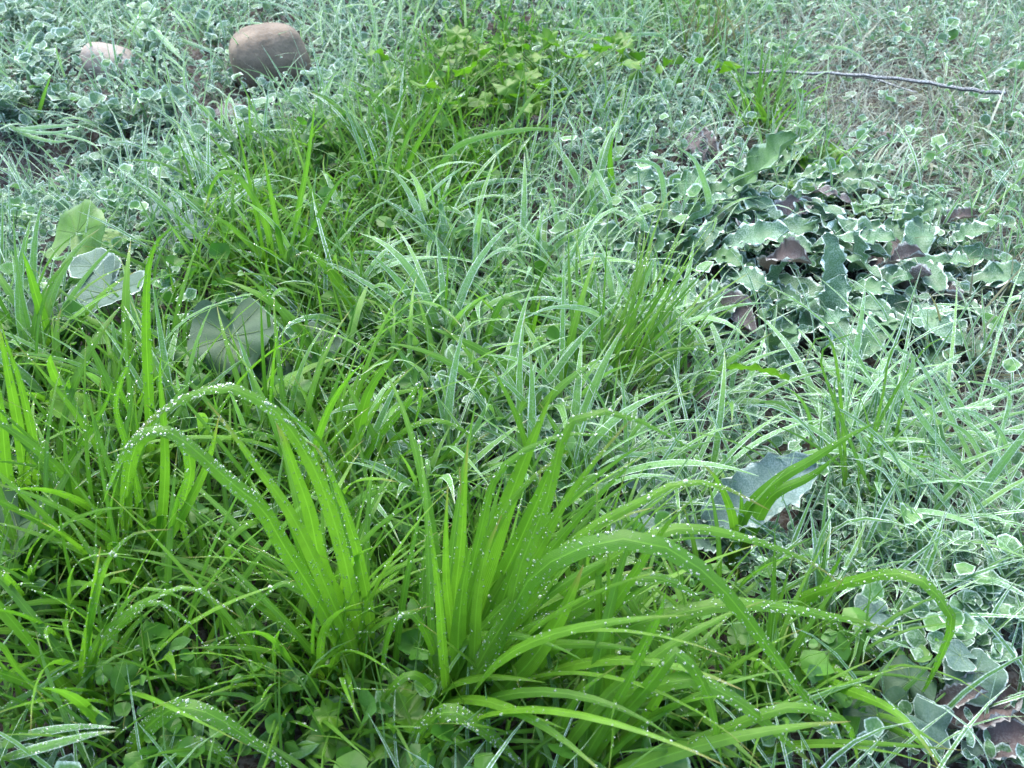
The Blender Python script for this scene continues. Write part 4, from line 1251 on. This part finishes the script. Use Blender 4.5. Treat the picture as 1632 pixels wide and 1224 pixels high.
def stuff_blades(name, label, pos, length, width, el, curl, frost, mat, nseg=6, az=None, cat='grass'):
    n = len(pos)
    a = rng.uniform(0, 2 * math.pi, n) if az is None else az
    L = rng.uniform(*length, n); W = rng.uniform(*width, n)
    e0 = np.radians(rng.uniform(*el, n)); cu = np.radians(rng.uniform(*curl, n))
    t = np.linspace(0, 1, nseg)
    ang = e0[:, None] - cu[:, None] * t[None] ** 1.4
    wob = np.radians(rng.uniform(-40, 40, n))[:, None] * t[None] ** 2
    aa = a[:, None] + wob
    d = np.stack([np.cos(aa) * np.cos(ang), np.sin(aa) * np.cos(ang), np.sin(ang)], -1)
    step = d[:, :-1] * (L / (nseg - 1))[:, None, None]
    b = np.stack([pos[:, 0], pos[:, 1], g(pos[:, 0], pos[:, 1]) - 0.003], -1)
    path = np.concatenate([b[:, None], b[:, None] + np.cumsum(step, 1)], 1)
    path[:, 1:, 2] = np.maximum(path[:, 1:, 2], g(path[:, 1:, 0], path[:, 1:, 1]) + 0.003)
    h = np.stack([-np.sin(aa), np.cos(aa), 0 * aa], -1)
    up = np.cross(d, h)
    tw = np.radians(rng.uniform(-60, 60, n))[:, None, None]
    s = h * np.cos(tw) + up * np.sin(tw)
    nr = np.cross(s, d)
    wv = W[:, None] * 0.5 * blade_profile(t)[None]
    v = np.array([-1, 0, 1.0])
    V = path[:, :, None] + s[:, :, None] * (wv[:, :, None] * v)[..., None] + nr[:, :, None] * (wv[:, :, None] * np.abs(v) * 0.25)[..., None]
    A = np.zeros((n, nseg, 3, 4))
    A[..., 0] = t[None, :, None]; A[..., 1] = np.abs(v); A[..., 2] = rng.random(n)[:, None, None]; A[..., 3] = frost[:, None, None]
    q = grid_quads(nseg, 3)
    Q = (q[None] + (np.arange(n) * nseg * 3)[:, None, None]).reshape(-1, 4)
    o = link(name, mk_mesh(name, V.reshape(-1, 3), Q, None, A.reshape(-1, 4), M[mat]))
    o['kind'] = 'stuff'; o['label'] = label; o['category'] = cat
    return o


def stuff_leaves(name, label, pos, kinds, size, hgt, frost, mat, cat='ground cover', tilt=38):
    Vs, Qs, As, off = [], [], [], 0
    n = len(pos)
    lib = [x for k in kinds for x in LIB[k]]
    which = rng.integers(0, len(lib), n)
    for i, (V, Q, T, A) in enumerate(lib):
        idx = np.where(which == i)[0]
        m = len(idx)
        if not m:
            continue
        az = rng.uniform(0, 2 * math.pi, m); pi_ = np.radians(rng.normal(12, tilt * 0.6, m)); ro = np.radians(rng.normal(0, tilt * 0.6, m))
        sz = size[0] + (size[1] - size[0]) * rng.random(m) ** 1.5
        x, y, z = V[:, 0][None] * sz[:, None], V[:, 1][None] * sz[:, None], V[:, 2][None] * sz[:, None]
        y, z = y * np.cos(ro)[:, None] - z * np.sin(ro)[:, None], y * np.sin(ro)[:, None] + z * np.cos(ro)[:, None]
        x, z = x * np.cos(pi_)[:, None] - z * np.sin(pi_)[:, None], x * np.sin(pi_)[:, None] + z * np.cos(pi_)[:, None]
        x, y = x * np.cos(az)[:, None] - y * np.sin(az)[:, None], x * np.sin(az)[:, None] + y * np.cos(az)[:, None]
        p = pos[idx]
        hz = hgt[0] + (hgt[1] - hgt[0]) * rng.random(m) ** 1.3
        W = np.stack([x + p[:, 0:1], y + p[:, 1:2], z + (g(p[:, 0], p[:, 1]) + hz)[:, None]], -1)
        Vs.append(W.reshape(-1, 3))
        Qs.append((Q[None] + (off + np.arange(m) * len(V))[:, None, None]).reshape(-1, 4))
        off += m * len(V)
        AA = np.repeat(A[None], m, 0).copy()
        AA[..., 2] = rng.random(m)[:, None]; AA[..., 3] = frost[idx][:, None]
        As.append(AA.reshape(-1, 4))
    o = link(name, mk_mesh(name, np.vstack(Vs), np.vstack(Qs), None, np.vstack(As), M[mat]))
    o['kind'] = 'stuff'; o['label'] = label; o['category'] = cat
    return o


def fz(pos, k=1.0, jit=0.2):
    return np.clip(frost_at(pos[:, 0], pos[:, 1]) * k + rng.normal(0, jit, len(pos)), 0, 1) 


clump = lambda q: np.clip(0.62 + 0.5 * np.sin(31 * q[:, 0] + 4 * np.sin(17 * q[:, 1])) * np.sin(37 * q[:, 1] + 3 * np.sin(23 * q[:, 0])), 0.12, 1)
d_cover = lambda px, py, q: clump(q) * (1 - 0.75 * blob(px, py, 1310, 450, 260, 140)) * (0.25 + 0.75 * frost_at(q[:, 0], q[:, 1])) * (1 - 0.93 * bare(px, py)) * np.where((px > 1230) & (py < 340) | (px > 1500), 0.4, 1)
p = sample(33000, d_cover)
stuff_leaves('frosted_ground_cover', 'carpet of tiny frost-rimmed leaves covering the soil', p, ('round', 'oval'), (0.005, 0.015), (0.002, 0.034), fz(p, 1.0, 0.3), 'cover', tilt=55)
p = sample(3500, lambda px, py, q: (0.1 + 0.9 * frost_at(q[:, 0], q[:, 1])) * (1 - 0.9 * bare(px, py)))
stuff_leaves('frosted_ground_cover', 'scattered small three-lobed frosted leaves over the carpet', p, ('trifid',), (0.009, 0.018), (0.004, 0.035), fz(p, 0.95), 'cover')
p = sample(14000, d_cover)
stuff_blades('frosted_short_grass', 'short curled frost-white grass woven through the carpet', p, (0.02, 0.06), (0.0018, 0.0048), (20, 80), (90, 220), fz(p, 1.0, 0.15), 'cover')
LOW = ((170, 500, 120, 70), (370, 570, 105, 70), (1215, 830, 120, 70), (1310, 460, 250, 130), (35, 900, 70, 60), (745, 1195, 90, 40), (340, 1190, 110, 40), (122, 390, 80, 50), (1450, 200, 200, 200))
p = sample(13000, lambda px, py, q: np.prod([1 - 0.8 * blob(px, py, *k) for k in LOW], axis=0) * (1 - 0.8 * blob(px, py, 790, 90, 190, 110)) * (1 - 0.85 * frost_at(q[:, 0], q[:, 1])) * (1 - 0.85 * bare(px, py)))
stuff_blades('green_grass', 'fine thawed green grass filling the gaps between tussocks', p, (0.04, 0.12), (0.0013, 0.0035), (45, 88), (5, 100), fz(p, 0.6, 0.1), 'thin', 7)
p = sample(7500, lambda px, py, q: (1 - 0.9 * frost_at(q[:, 0], q[:, 1])) * (1 - 0.85 * bare(px, py)))
stuff_leaves('green_undergrowth', 'low thawed green leaves under the tussocks', p, ('oval', 'round'), (0.006, 0.020), (0.002, 0.055), fz(p, 0.5, 0.1), 'weed')
p = sample(9000, lambda px, py, q: np.clip(blob(px, py, 1560, 200, 330, 330) + blob(px, py, 1640, 650, 130, 400), 0, 1))
stuff_blades('haze_turf', 'thin turf, hair-fine and pale olive to imitate haze, on the slope at the photo edge', p, (0.025, 0.08), (0.0006, 0.0016), (10, 70), (0, 80), fz(p, 0.55, 0.25), 'dry', 6)  # thin turf, its hair-fine pale blades imitating milky haze
p = sample(2500, lambda px, py, q: blob(px, py, 1380, 190, 260, 140) + 0.3 * blob(px, py, 1130, 20, 160, 60))
stuff_blades('dry_stubble', 'short dry stubble on the bare pale turf around the twig', p, (0.01, 0.04), (0.0008, 0.002), (0, 70), (0, 60), fz(p, 0.5, 0.3), 'dry', 5)
